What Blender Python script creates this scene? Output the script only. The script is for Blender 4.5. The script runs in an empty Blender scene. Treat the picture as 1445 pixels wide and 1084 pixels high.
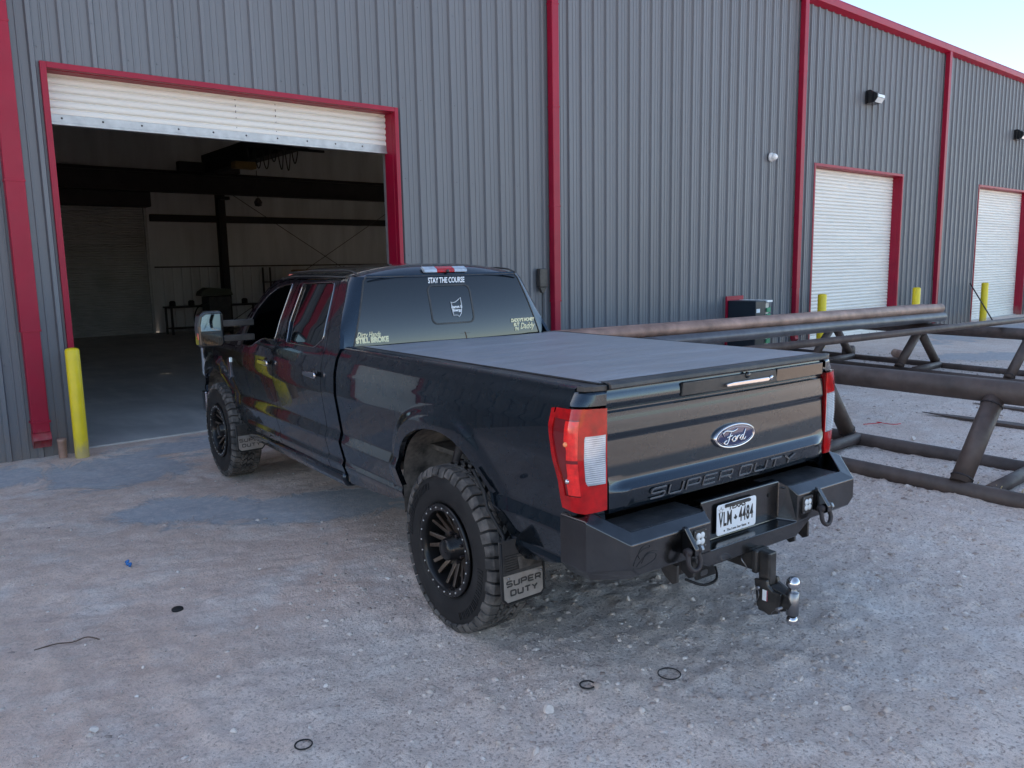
import bpy, bmesh, math, random
import numpy as np
from mathutils import Vector, Matrix, noise as mnoise
from mathutils.geometry import delaunay_2d_cdt
R = math.radians
random.seed(7)
rng = np.random.default_rng(7)
scene = bpy.context.scene

# ------------------------------------------------------------------ camera, sky, sun, exposure
CAM = (-0.485, -10.008, 2.008)
cy_, cp_, cr_ = R(39.91), R(-8.421), R(-1.059)
fw = Vector((math.sin(cy_)*math.cos(cp_), math.cos(cy_)*math.cos(cp_), math.sin(cp_)))
rt = Vector((math.cos(cy_), -math.sin(cy_), 0)); up = rt.cross(fw)
c_, s_ = math.cos(cr_), math.sin(cr_)
rt2 = c_*rt + s_*up; up2 = -s_*rt + c_*up
cd = bpy.data.cameras.new('camera'); cam = bpy.data.objects.new('camera', cd)
scene.collection.objects.link(cam)
mat3 = Matrix((rt2, up2, -fw)).transposed()
cam.matrix_world = Matrix.Translation(CAM) @ mat3.to_4x4()
cd.sensor_width = 36; cd.sensor_fit = 'HORIZONTAL'; cd.lens = 36*1116.6/1445
cd.clip_start = .05; cd.clip_end = 6000
scene.camera = cam

SUN_EL, SUN_AZ = R(29), R(-32)          # azimuth measured from +y towards +x
w = bpy.data.worlds.new('World'); scene.world = w; w.use_nodes = True
nt = w.node_tree; nt.nodes.clear()
sky = nt.nodes.new('ShaderNodeTexSky'); sky.sky_type = 'NISHITA'; sky.sun_disc = False
sky.sun_elevation = SUN_EL; sky.sun_rotation = SUN_AZ
sky.altitude = 1400; sky.air_density = .9; sky.dust_density = 3.0; sky.ozone_density = 1.0
bg = nt.nodes.new('ShaderNodeBackground'); bg.inputs['Strength'].default_value = 0.13
wo = nt.nodes.new('ShaderNodeOutputWorld')
wbn = nt.nodes.new('ShaderNodeMix'); wbn.data_type = 'RGBA'; wbn.blend_type = 'MULTIPLY'; wbn.inputs[0].default_value = 1
wbn.inputs[7].default_value = (1.07, 1.0, .90, 1)      # the phone's white balance for open shade
nt.links.new(sky.outputs[0], wbn.inputs[6]); nt.links.new(wbn.outputs[2], bg.inputs[0]); nt.links.new(bg.outputs[0], wo.inputs[0])
sd = bpy.data.lights.new('sun', 'SUN'); sd.energy = 4.2; sd.angle = R(.5); sd.color = (1, .86, .68)
sun = bpy.data.objects.new('sun', sd); scene.collection.objects.link(sun)
sdir = Vector((math.sin(SUN_AZ)*math.cos(SUN_EL), math.cos(SUN_AZ)*math.cos(SUN_EL), math.sin(SUN_EL)))
sun.rotation_euler = sdir.to_track_quat('Z', 'Y').to_euler(); sun.location = (0, 0, 60)
scene.view_settings.view_transform = 'Standard'; scene.view_settings.look = 'None'
scene.view_settings.exposure = 1.88; scene.view_settings.gamma = 1
scene.cycles.max_bounces = 8; scene.cycles.glossy_bounces = 5; scene.cycles.diffuse_bounces = 4

# ------------------------------------------------------------------ helpers
COL = scene.collection
def link(o, parent=None):
    COL.objects.link(o)
    if parent: o.parent = parent
    return o
def tag(o, label=None, cat=None, group=None, kind=None):
    if label: o['label'] = label
    if cat: o['category'] = cat
    if group: o['group'] = group
    if kind: o['kind'] = kind
    return o
def thing(name, label, cat, loc=(0, 0, 0), rz=0, group=None):
    o = bpy.data.objects.new(name, None); link(o); o.location = loc; o.rotation_euler = (0, 0, rz)
    o.empty_display_size = .1
    return tag(o, label, cat, group)
def copy_tree(o, parent=None):
    c = o.copy(); COL.objects.link(c)
    if parent: c.parent = parent
    for ch in list(o.children): copy_tree(ch, c)
    return c

class MB:
    def __init__(s): s.v = []; s.f = []; s.sm = []; s.cn = {}
    def add(s, vs, fs, smooth=False):
        b = len(s.v); s.v += [tuple(p) for p in vs]
        s.f += [tuple(i+b for i in f) for f in fs]; s.sm += [smooth]*len(fs)
        return s
    def box(s, a, b):
        x0, y0, z0 = a; x1, y1, z1 = b
        return s.add([(x0,y0,z0),(x1,y0,z0),(x1,y1,z0),(x0,y1,z0),(x0,y0,z1),(x1,y0,z1),(x1,y1,z1),(x0,y1,z1)],
              [(0,3,2,1),(4,5,6,7),(0,1,5,4),(1,2,6,5),(2,3,7,6),(3,0,4,7)])
    def bar(s, p, q, w, h, upv=(0, 0, 1)):
        p, q = Vector(p), Vector(q); d = (q-p).normalized(); u = Vector(upv)
        if abs(d.dot(u)) > .98: u = Vector((1, 0, 0))
        x = d.cross(u).normalized(); y = x.cross(d)
        vs = [e + x*sx*w/2 + y*sy*h/2 for e in (p, q) for sx, sy in ((-1,-1),(1,-1),(1,1),(-1,1))]
        return s.add(vs, [(3,2,1,0),(4,5,6,7),(0,1,5,4),(1,2,6,5),(2,3,7,6),(3,0,4,7)])
    def tube(s, pts, r, n=12, caps=True, closed=False):
        pts = [Vector(p) for p in pts]; m = len(pts)
        rr = r if isinstance(r, (list, tuple)) else [r]*m
        prev = None; vs = []
        for i, p in enumerate(pts):
            if closed: d = pts[(i+1) % m]-pts[i-1]
            else: d = pts[min(i+1, m-1)]-pts[max(i-1, 0)]
            d.normalize()
            if prev is None:
                a = Vector((0, 0, 1)) if abs(d.z) < .9 else Vector((1, 0, 0))
                x = d.cross(a).normalized()
            else: x = (prev - d*prev.dot(d)).normalized()
            prev = x; y = d.cross(x)
            vs += [p + (x*math.cos(t)+y*math.sin(t))*rr[i] for t in [2*math.pi*k/n for k in range(n)]]
        fs = []
        for i in range(m if closed else m-1):
            j = (i+1) % m
            fs += [(i*n+k, i*n+(k+1) % n, j*n+(k+1) % n, j*n+k) for k in range(n)]
        s.add(vs, fs, True)
        if caps and not closed:
            s.add(vs[:n], [tuple(reversed(range(n)))]); s.add(vs[-n:], [tuple(range(n))])
        return s
    def lathe(s, prof, n=32, o=(0, 0, 0), ax=(0, 0, 1), smooth=True, closed=False):
        # prof: (radius, height along axis)
        o = Vector(o); a = Vector(ax).normalized(); t = Vector((0, 0, 1)) if abs(a.z) < .9 else Vector((1, 0, 0))
        x = a.cross(t).normalized(); y = a.cross(x); vs = []
        for r, h in prof:
            vs += [o + a*h + (x*math.cos(2*math.pi*k/n)+y*math.sin(2*math.pi*k/n))*r for k in range(n)]
        m = len(prof); fs = []
        for i in range(m if closed else m-1):
            j = (i+1) % m
            fs += [(i*n+k, j*n+k, j*n+(k+1) % n, i*n+(k+1) % n) for k in range(n)]
        return s.add(vs, fs, smooth)
    def prism(s, poly, fn, t0, t1, smooth=False):
        # poly 2D loop, fn(x, y, t) -> 3D
        n = len(poly)
        vs = [fn(x, y, t0) for x, y in poly]+[fn(x, y, t1) for x, y in poly]
        s.add(vs, [tuple(range(n)), tuple(reversed(range(n, 2*n)))])
        return s.add(vs, [(i, i+n, (i+1) % n+n, (i+1) % n) for i in range(n)], smooth)
    def sphere(s, c, r, n=14, sc=(1, 1, 1)):
        c = Vector(c); prof = []
        m = n//2
        vs = []; 
        for i in range(m+1):
            th = math.pi*i/m
            for k in range(n):
                ph = 2*math.pi*k/n
                vs.append((c.x+r*sc[0]*math.sin(th)*math.cos(ph), c.y+r*sc[1]*math.sin(th)*math.sin(ph), c.z+r*sc[2]*math.cos(th)))
        return s.add(vs, [(i*n+k, (i+1)*n+k, (i+1)*n+(k+1) % n, i*n+(k+1) % n) for i in range(m) for k in range(n)], True)
    def grid(s, nu, nv, fn, smooth=True):
        vs = [fn(i/(nu-1), j/(nv-1)) for j in range(nv) for i in range(nu)]
        return s.add(vs, [(j*nu+i, j*nu+i+1, (j+1)*nu+i+1, (j+1)*nu+i) for j in range(nv-1) for i in range(nu-1)], smooth)
    def build(s, name, mat, parent=None, bevel=0, ang=None, fix=True, seg=2):
        me = bpy.data.meshes.new(name); me.from_pydata(s.v, [], s.f)
        me.polygons.foreach_set('use_smooth', s.sm)
        if s.cn:
            # exact surface normals of the analytic sheets
            me.polygons.foreach_set('use_smooth', [True]*len(s.f)); me.update(); ln = []
            for p in me.polygons:
                for vi in p.vertices:
                    n = s.cn.get(vi) if s.sm[p.index] else None
                    if n is None: ln.append(p.normal[:]); continue
                    ln.append((n if n.dot(p.normal) >= 0 else -n)[:])
            me.normals_split_custom_set(ln)
            for m in (mat if isinstance(mat, (list, tuple)) else [mat]): me.materials.append(m)
            return link(bpy.data.objects.new(name, me), parent)
        bm = bmesh.new(); bm.from_mesh(me)
        bmesh.ops.remove_doubles(bm, verts=bm.verts, dist=1e-5)
        if fix: bmesh.ops.recalc_face_normals(bm, faces=bm.faces)
        bm.to_mesh(me); bm.free(); me.update()
        if ang is not None:
            me.polygons.foreach_set('use_smooth', [True]*len(me.polygons)); me.set_sharp_from_angle(angle=R(ang))
        for m in (mat if isinstance(mat, (list, tuple)) else [mat]): me.materials.append(m)
        o = link(bpy.data.objects.new(name, me), parent)
        if bevel:
            b = o.modifiers.new('bevel', 'BEVEL'); b.width = bevel; b.segments = seg; b.limit_method = 'ANGLE'; b.angle_limit = R(35)
            b.harden_normals = False
        return o

def inside(p, poly):
    x, y = p; c = False; n = len(poly); j = n-1
    for i in range(n):
        xi, yi = poly[i]; xj, yj = poly[j]
        if (yi > y) != (yj > y) and x < (xj-xi)*(y-yi)/(yj-yi)+xi: c = not c
        j = i
    return c
def dens(loop, step):
    out = []
    n = len(loop)
    for i in range(n):
        a, b = Vector(loop[i]), Vector(loop[(i+1) % n]); k = max(1, int(math.ceil((b-a).length/step)))
        out += [tuple(a.lerp(b, t/k)) for t in range(k)]
    return out
def spline(pts, k=6, closed=False):
    pts = [Vector(p) for p in pts]; n = len(pts); out = []
    rngi = range(n) if closed else range(n-1)
    for i in rngi:
        if closed: p0, p1, p2, p3 = pts[i-1], pts[i], pts[(i+1) % n], pts[(i+2) % n]
        else: p0, p1, p2, p3 = pts[max(i-1, 0)], pts[i], pts[i+1], pts[min(i+2, n-1)]
        for j in range(k):
            t = j/k
            out.append(tuple(.5*((2*p1)+(p2-p0)*t+(2*p0-5*p1+4*p2-p3)*t*t+(3*p1-p0-3*p2+p3)*t**3)))
    if not closed: out.append(tuple(pts[-1]))
    return out
def sheet(mb, outline, fn, holes=(), step=.03, lip=None, grid=None):
    """A surface patch bounded by 2D loops, mapped by fn(x, y) -> 3D; lip(P) -> P gives the turned-in edge."""
    loops = [dens(outline, step)] + [dens(h, step) for h in holes]
    vs = []; es = []
    for L in loops:
        b = len(vs); vs += [Vector(p) for p in L]; es += [(b+i, b+(i+1) % len(L)) for i in range(len(L))]
    nb = len(vs)
    g = grid or step
    xs = [p[0] for p in outline]; ys = [p[1] for p in outline]
    x = min(xs)+g*.5
    bvs = np.array([tuple(v) for v in vs])
    while x < max(xs):
        y = min(ys)+g*.5
        while y < max(ys):
            if inside((x, y), outline) and not any(inside((x, y), h) for h in holes):
                if np.min((bvs[:, 0]-x)**2+(bvs[:, 1]-y)**2) > (g*.45)**2: vs.append(Vector((x, y)))
            y += g
        x += g
    co, ed, fa, *_ = delaunay_2d_cdt(vs, es, [], 0, 1e-6)
    F = []
    for f in fa:
        c = sum((co[i] for i in f), Vector((0, 0)))/len(f)
        if inside(c, outline) and not any(inside(c, h) for h in holes): F.append(tuple(f))
    P = [Vector(fn(c[0], c[1])) for c in co]; base = len(mb.v); e = .002
    for i, c in enumerate(co):
        dx = Vector(fn(c[0]+e, c[1]))-Vector(fn(c[0]-e, c[1])); dy = Vector(fn(c[0], c[1]+e))-Vector(fn(c[0], c[1]-e))
        n = dx.cross(dy)
        if n.length > 1e-12: mb.cn[base+i] = n.normalized()
    mb.add(P, F, True)
    if lip:
        for L in loops:
            a = [Vector(fn(*p)) for p in L]; b = [Vector(lip(q)) for q in a]; n = len(a)
            mb.add(a+b, [(i, (i+1) % n, (i+1) % n+n, i+n) for i in range(n)], False)
    return mb

def text_mesh(body, size, mat, name, parent, o, X, Y, ext=.001, shear=0, xs=1.0, off=0, align='CENTER', sp=1.0):
    cu = bpy.data.curves.new('t', 'FONT'); cu.body = body; cu.size = size; cu.extrude = ext; cu.shear = shear
    cu.align_x = align; cu.align_y = 'CENTER'; cu.offset = off; cu.space_character = sp; cu.resolution_u = 4
    ob = bpy.data.objects.new('t', cu); COL.objects.link(ob)
    dg = bpy.context.evaluated_depsgraph_get(); dg.update()
    me = bpy.data.meshes.new_from_object(ob.evaluated_get(dg))
    bpy.data.objects.remove(ob)
    o, X, Y = Vector(o), Vector(X).normalized(), Vector(Y).normalized(); N = X.cross(Y)
    for v in me.vertices:
        c = v.co.copy(); v.co = o + X*c.x*xs + Y*c.y + N*c.z
    me.name = name; me.materials.clear(); me.materials.append(mat)
    return link(bpy.data.objects.new(name, me), parent)

# ------------------------------------------------------------------ materials
class NG:
    def __init__(s, nt): s.nt = nt
    def n(s, t, **kw):
        nd = s.nt.nodes.new(t)
        for k, v in kw.items():
            if k in nd.inputs.keys() if hasattr(nd.inputs, 'keys') else False: pass
            setattr(nd, k, v)
        return nd
    def l(s, a, b): s.nt.links.new(a, b)
    def noise(s, scale, detail=4, vec=None, rough=.55, dist=0):
        n = s.nt.nodes.new('ShaderNodeTexNoise'); n.inputs['Scale'].default_value = scale
        n.inputs['Detail'].default_value = detail; n.inputs['Roughness'].default_value = rough; n.inputs['Distortion'].default_value = dist
        if vec: s.l(vec, n.inputs['Vector'])
        return n.outputs['Fac']
    def ramp(s, fac, stops):
        r = s.nt.nodes.new('ShaderNodeValToRGB'); s.l(fac, r.inputs[0]); e = r.color_ramp.elements
        while len(e) < len(stops): e.new(.5)
        for i, (p, c) in enumerate(stops):
            e[i].position = p; e[i].color = (c, c, c, 1) if isinstance(c, (int, float)) else (*c, 1)
        return r.outputs[0]
    def mix(s, fac, a, b, mode='MIX'):
        m = s.nt.nodes.new('ShaderNodeMix'); m.data_type = 'RGBA'; m.blend_type = mode
        for sock, v in ((m.inputs[0], fac), (m.inputs[6], a), (m.inputs[7], b)):
            if isinstance(v, (int, float)): sock.default_value = v
            elif isinstance(v, tuple): sock.default_value = (*v, 1)
            else: s.l(v, sock)
        return m.outputs[2]
    def math(s, op, a, b=0.0, c=None):
        m = s.nt.nodes.new('ShaderNodeMath'); m.operation = op
        for i, v in enumerate((a, b, c)):
            if v is None: continue
            if isinstance(v, (int, float)): m.inputs[i].default_value = v
            else: s.l(v, m.inputs[i])
        return m.outputs[0]
    def coord(s, kind='Object', scale=None):
        t = s.nt.nodes.new('ShaderNodeTexCoord').outputs[kind]
        if scale:
            m = s.nt.nodes.new('ShaderNodeMapping'); m.inputs['Scale'].default_value = scale; s.l(t, m.inputs[0]); t = m.outputs[0]
        return t
    def bump(s, h, strength=.3, dist=.01, nrm=None):
        b = s.nt.nodes.new('ShaderNodeBump'); b.inputs['Strength'].default_value = strength; b.inputs['Distance'].default_value = dist
        s.l(h, b.inputs['Height'])
        if nrm: s.l(nrm, b.inputs['Normal'])
        return b.outputs[0]
def mat(name, col=(.5, .5, .5), rough=.5, metal=0, var=.12, vscale=3, coat=0, coat_r=.03, bump=0, bscale=40, bdist=.002,
        dust=0, dust_col=(.36, .31, .27), rvar=.1, spec=None, ior=None, stretch=None, trans=0, emis=None):
    m = bpy.data.materials.new(name); m.use_nodes = True
    g = NG(m.node_tree); b = m.node_tree.nodes['Principled BSDF']
    vec = g.coord('Object', stretch)
    nz = g.noise(vscale, 5, vec)
    c = g.mix(g.ramp(nz, [(.3, 0), (.7, 1)]), tuple(x*(1-var) for x in col), tuple(min(1, x*(1+var)) for x in col))
    if dust:
        dn = g.ramp(g.math('ADD', g.noise(vscale*2.3, 6, vec), g.math('MULTIPLY', g.noise(38, 3, vec), .25)), [(.5, 0), (.85, 1)])
        c = g.mix(g.math('MULTIPLY', dn, dust), c, dust_col)
    g.l(c, b.inputs['Base Color'])
    rr = g.math('MULTIPLY_ADD', g.noise(vscale*3, 4, vec), rvar*2, rough-rvar)
    cl = g.math('MAXIMUM', rr, .01)
    g.l(cl, b.inputs['Roughness'])
    b.inputs['Metallic'].default_value = metal
    if coat: b.inputs['Coat Weight'].default_value = coat; b.inputs['Coat Roughness'].default_value = coat_r
    if spec is not None: b.inputs['Specular IOR Level'].default_value = spec
    if ior: b.inputs['IOR'].default_value = ior
    if trans: b.inputs['Transmission Weight'].default_value = trans
    if emis: b.inputs['Emission Color'].default_value = (*emis[0], 1); b.inputs['Emission Strength'].default_value = emis[1]
    if bump: g.l(g.bump(g.noise(bscale, 5, vec), bump, bdist), b.inputs['Normal'])
    return m

PAINT = mat('truck_paint', (.013, .025, .040), .27, .9, var=.08, coat=1, coat_r=.015, rvar=.03)
PAINT.node_tree.nodes['Principled BSDF'].inputs['Coat IOR'].default_value = 1.46
CHROME = mat('chrome', (.58, .58, .60), .09, 1, var=.03, rvar=.04)
TRIMCH = mat('dull_chrome', (.32, .32, .33), .16, 1, var=.1)
BLKPL = mat('black_plastic', (0.0216, 0.0216, 0.0228), .48, 0, var=.25, bump=.15, bscale=300, dust=.12)
GLOSSBLK = mat('gloss_black', (.008, .008, .009), .12, 0, var=.1, coat=.5)
GLASS = mat('tinted_glass', (.004, .005, .006), .02, 0, var=.2, rvar=.01, ior=1.65)
RUBBER = mat('rubber', (0.0108, 0.0108, 0.012), .60, 0, var=.2, bump=.3, bscale=180, dust=.10, dust_col=(.13, .12, .115), spec=.35)
TREAD = mat('dusty_tread', (0.0525, 0.051, 0.051), .85, 0, var=.2, bump=.3, bscale=150, dust=.75, vscale=5, dust_col=(.20, .18, .165), spec=.2)
RIM = mat('rim_bronze', (.06, .042, .032), .36, .6, var=.2, dust=.25)
RIMRING = mat('rim_ring', (.012, .012, .013), .3, .3, var=.2)
BOLT = mat('bolt_steel', (.45, .44, .42), .35, 1)
REDLENS = mat('red_lens', (0.3906, 0.00093, 0.00279), .12, 0, var=.3, vscale=22, spec=.3, coat=.45, coat_r=.02, stretch=(1, 1, 1))
REDDEEP = mat('dark_red_lens', (0.156, 0.0026, 0.0052), .15, 0, var=.3, coat=.8)
REDBRT = mat('bright_red_reflector', (0.85, 0.015, 0.012), .18, 0, var=.3, vscale=30, coat=.8)
BUMPER = mat('bumper_steel', (0.08568, 0.0887, 0.09374), .24, 1.0, var=.3, vscale=4, coat=.35, coat_r=.06, bump=.18, bscale=9, bdist=.003, rvar=.09, dust=.05)
HITCH = mat('hitch_steel', (.014, .014, .015), .4, .3, var=.3, coat=.3, coat_r=.3, bump=.2, bscale=60, dust=.15)
ZINC = mat('zinc_steel', (.28, .28, .29), .34, 1, var=.15, rvar=.12)
VINYL = mat('tonneau_vinyl', (0.256, 0.272, 0.304), .36, 0, var=.12, vscale=2, bump=.6, bscale=9, bdist=.012, stretch=(.6, 3.5, 1), dust=.4, dust_col=(.24, .22, .2))
UNDER = mat('underbody', (.02, .019, .018), .8, 0, var=.3, dust=.35)
LINER = mat('wheel_liner', (.03, .028, .026), .85, 0, var=.3, dust=.5)
SEATM = mat('seat_leather', (.02, .02, .021), .5, 0)
DECAL = mat('decal_cream', (.80, .74, .48), .5, 0, var=.03, rvar=.02)
DECALW = mat('decal_white', (.8, .82, .84), .5, 0, var=.03)
FORDBLUE = mat('emblem_blue', (.006, .020, .10), .15, .2, var=.1, coat=1)
PLATEW = mat('plate_white', (.74, .78, .82), .4, 0, var=.04)
PLATEB = mat('plate_black', (.01, .01, .012), .5, 0)
FLAPPL = mat('flap_plate', (0.3, 0.285, 0.27), .45, .6, var=.25, vscale=12, bump=.3, bscale=50, dust=.4)
SIDING = mat('siding_grey', (0.145, 0.155, 0.174), .42, 0, var=.07, vscale=.9, stretch=(1, 1, .15), rvar=.06, dust=.05, dust_col=(.2, .18, .17), spec=.4, bump=.12, bscale=2.2, bdist=.02)
def splash(m, col, top=.7, amt=.6):
    g = NG(m.node_tree); b = m.node_tree.nodes['Principled BSDF']; old = b.inputs['Base Color'].links[0].from_socket
    sx = m.node_tree.nodes.new('ShaderNodeSeparateXYZ'); g.l(g.coord('Object'), sx.inputs[0])
    h = g.math('SUBTRACT', 1.0, g.math('DIVIDE', sx.outputs['Z'], top))
    f = g.math('ADD', h, g.math('MULTIPLY_ADD', g.noise(7, 6, g.coord('Object', (1, 1, .5)), .65), 2.0, -1.15))
    g.l(g.mix(g.math('MULTIPLY', g.ramp(f, [(.15, 0), (.75, 1)]), amt), old, col), b.inputs['Base Color'])
splash(SIDING, (.20, .165, .15))
REDTRIM = mat('trim_red', (0.2975, 0.00425, 0.0289), .42, 0, var=.10, rvar=.06, spec=.3, dust=.10, dust_col=(.24, .05, .07), vscale=2.2)
ROOFM = mat('roof_sheet', (.4, .42, .44), .4, .3)
CURTAIN = mat('curtain_white', (.76, .745, .70), .45, 0, var=.05, vscale=2, stretch=(.3, 1, 3), dust=.06)
GALV = mat('galvanised', (0.39, 0.3978, 0.4056), .45, .6, var=.15, vscale=10)
LINERW = mat('interior_liner', (0.6006, 0.616, 0.635), .35, .1, var=.15, vscale=1.2, stretch=(2, 1, .3), rvar=.1)
INSUL = mat('roof_insulation', (0.245, 0.238, 0.231), .6, 0, var=.15, vscale=1.0)
DKSTEEL = mat('dark_frame_steel', (.028, .022, .024), .6, .1, var=.25)
INCURT = mat('interior_curtain', (0.459, 0.462, 0.4604), .5, .2, var=.12, vscale=2)
YELLOW = mat('bollard_yellow', (0.806, 0.611, 0.0078), .42, 0, var=.07, vscale=6, bump=.1, bscale=25, bdist=.003, dust=.08)
splash(YELLOW, (.35, .27, .20), .35, .7); splash(REDTRIM, (.30, .20, .17), .5, .5)
PIPE = mat('rusty_pipe', (0.3828, 0.2393, 0.1882), .5, .25, var=.35, vscale=4, bump=.3, bscale=60, dust=.22, dust_col=(.14, .10, .085))
PIPEB = mat('bluish_pipe', (0.135, 0.132, 0.144), .40, .45, var=.3, vscale=4, bump=.2, bscale=50, dust=.2, dust_col=(.15, .13, .12))
PIPEK = mat('black_pipe', (0.0783, 0.054, 0.0459), .55, .1, var=.35, vscale=5, bump=.3, bscale=60, dust=.25, dust_col=(.14, .12, .11))
STONE = mat('pale_stone', (0.6375, 0.561, 0.51), .85, 0, var=.2, vscale=25, bump=.5, bscale=60, bdist=.004)
RED_STR = mat('red_string', (.6, .02, .03), .6)
WOOD = mat('old_wood', (.10, .065, .045), .8, 0, var=.4, vscale=5, bump=.3)
LAMPLENS = mat('lamp_lens', (.7, .73, .74), .15, 0, coat=.5)
WHITEPL = mat('white_plastic', (0.84, 0.852, 0.852), .4)
YELL2 = mat('yellow_case', (0.77, 0.588, 0.014), .5)
CARDB = mat('brown_case', (0.28, 0.175, 0.056), .7)
GREENL = mat('green_grille', (0.045, 0.3, 0.15), .5)
CABNAVY = mat('cabinet_navy', (.012, .02, .03), .4)
BLUEPL = mat('blue_scrap', (.03, .16, .45), .5)
CLEARB = mat('lens_rib', (.75, .80, .85), .15, .2, coat=1)
CLEAR = mat('clear_lens', (0.364, 0.406, 0.462), .14, .3, var=.25, vscale=20, coat=1)

def water_mat(): pass

# ------------------------------------------------------------------ ground
def axis(lo, hi, fine, far, grow=1.16):
    a = list(np.arange(lo, hi, fine)); s = fine; x = a[-1]
    while x < far: s = min(s*grow, 250); x += s; a.append(x)
    s = fine; x = a[0]; b = []
    while x > -far: s = min(s*grow, 250); x -= s; b.append(x)
    return np.array(b[::-1]+a)
gx = axis(-1.2, 7.6, .026, 3000, 1.045); gy = axis(-9.2, -.2, .026, 3000, 1.06)
def vnoise(X, Y, sc, seed):
    """value noise on arrays"""
    r = np.random.default_rng(seed).random((256, 256))
    x = X*sc; y = Y*sc; xi = np.floor(x).astype(int); yi = np.floor(y).astype(int); fx = x-xi; fy = y-yi
    fx = fx*fx*(3-2*fx); fy = fy*fy*(3-2*fy)
    a = r[yi % 256, xi % 256]; b = r[yi % 256, (xi+1) % 256]; c = r[(yi+1) % 256, xi % 256]; d = r[(yi+1) % 256, (xi+1) % 256]
    return (a*(1-fx)+b*fx)*(1-fy)+(c*(1-fx)+d*fx)*fy
def ground_fields(X, Y):
    dist = np.hypot(X-2, Y+5)
    fade = np.clip((14-dist)/8, 0, 1)
    def ell(cx, cy, rx, ry, rot=0):
        c, s = math.cos(rot), math.sin(rot); dx, dy = X-cx, Y-cy
        d = np.hypot((dx*c+dy*s)/rx, (-dx*s+dy*c)/ry)
        return np.clip(1.35-d*.85, 0, 1)
    ap = np.maximum.reduce([ell(1.55, -3.2, .85, .5, -.25), ell(2.8, -3.9, 1.5, .5, -.35), ell(.6, -.75, .5, .6, 0), ell(1.5, -1.3, .9, .8, .2),
                            ell(17.6, -4.0, 2.0, .75, -.5), ell(3.3, -.6, 1.8, .6, 0), ell(5.2, -.9, 1.6, .8, 0), ell(24, -1.8, 5, 1.0, 0)])
    gr = np.clip((-Y-5.2)*.5+(X-1.2)*.25, 0, 1)
    gr = np.maximum(gr, np.clip((X-5)*.4, 0, .8))*np.clip((Y+30)/10, .4, 1)
    und = (vnoise(X, Y, .8, 1)-.5)*.05 + (vnoise(X, Y, 2.3, 2)-.5)*.02
    rip = np.sin((X*.35+Y*1.0)*62+vnoise(X, Y, 3, 3)*9)*.0040*np.clip(1.2-np.hypot(X-1.7, (Y+4.9)*1.3)/1.5, 0, 1)
    fin = (vnoise(X, Y, 9, 4)-.5)*.014 + (vnoise(X, Y, 20, 5)-.5)*.012*(.35+.65*gr)
    for (tx0, sl_, wd_) in ((.35, .10, .16), (2.1, .16, .16), (4.4, -.25, .18), (6.3, -.3, .18)):
        q = X-(tx0+sl_*(Y+6)+.12*np.sin(Y*.6+tx0)); t_ = np.exp(-(q/wd_)**4)
        fin_t = -.008*t_+.007*np.exp(-((np.abs(q)-wd_-.05)/.05)**2)+t_*.004*np.sign(np.sin((Y+.6*np.abs(q))*70))*(np.abs(np.sin(q*30)) > .3)
        und = und+fin_t*np.clip((-Y-4.6)/.8, 0, 1)*(vnoise(X, Y, 1.1, int(tx0*10)+40) > .35)
    und = und+np.clip(vnoise(X+.3*Y, Y, 11, 51)-.68, 0, 1)*.055*(.25+.75*gr)+np.clip(vnoise(X, Y, 17, 52)-.72, 0, 1)*.05*(.15+.85*gr)
    # tyre ruts and scuffed prints in the sand
    fin = fin + np.where(vnoise(X, Y*2.2, 3.4, 6) > .72, -.006, 0)*(1-gr)
    k = fade*np.clip((-Y-.3)/.8, 0, 1)*(1-.75*np.clip(ap*1.6-.5, 0, 1))
    k = k*np.clip((Y+10.6)/1.0, 0, 1)
    Z = (und+fin+rip)*k + .012*np.clip(1-np.hypot(X+.2, Y+.25)/1.2, 0, 1)
    # a shallow drift against the wall
    return Z, ap, gr
GX, GY = np.meshgrid(gx, gy); GZ, AP, GR = ground_fields(GX, GY)
GZ = np.where(GY > .3, -.05, GZ)
nx, ny = len(gx), len(gy)
me = bpy.data.meshes.new('ground')
V = np.stack([GX, GY, GZ], -1).reshape(-1, 3)
idx = np.arange(nx*ny).reshape(ny, nx)
F = np.stack([idx[:-1, :-1], idx[:-1, 1:], idx[1:, 1:], idx[1:, :-1]], -1).reshape(-1, 4)
me.vertices.add(len(V)); me.vertices.foreach_set('co', V.ravel())
me.loops.add(F.size); me.loops.foreach_set('vertex_index', F.ravel())
me.polygons.add(len(F)); me.polygons.foreach_set('loop_start', np.arange(len(F))*4)
me.polygons.foreach_set('use_smooth', np.ones(len(F), bool))
me.update(calc_edges=True)
for nm, A in (('apron', AP), ('gravel', GR)):
    at = me.attributes.new(nm, 'FLOAT', 'POINT'); at.data.foreach_set('value', A.ravel().astype(np.float32))
m = bpy.data.materials.new('yard_ground'); m.use_nodes = True; g = NG(m.node_tree); b = m.node_tree.nodes['Principled BSDF']
def attr(n):
    a = m.node_tree.nodes.new('ShaderNodeAttribute'); a.attribute_name = n; return a.outputs['Fac']
vec = g.coord('Object')
n1 = g.noise(.7, 6, vec); n2 = g.noise(5, 6, vec); n3 = g.noise(60, 4, vec); n4 = g.noise(230, 2, vec)
sand = g.mix(g.ramp(n2, [(.3, 0), (.72, 1)]), (.72, .515, .415), (.86, .67, .57))
grav = g.mix(g.ramp(n2, [(.3, 0), (.7, 1)]), (.73, .60, .52), (.86, .75, .68))
gm = g.ramp(g.math('ADD', g.math('MULTIPLY', attr('gravel'), .8), g.math('MULTIPLY_ADD', n1, .9, -.4)), [(.25, 0), (.65, 1)])
c = g.mix(gm, sand, grav)
c = g.mix(g.ramp(g.noise(1.6, 7, vec, .65), [(.5, 0), (.68, .55)]), c, (.90, .86, .81))
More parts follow.
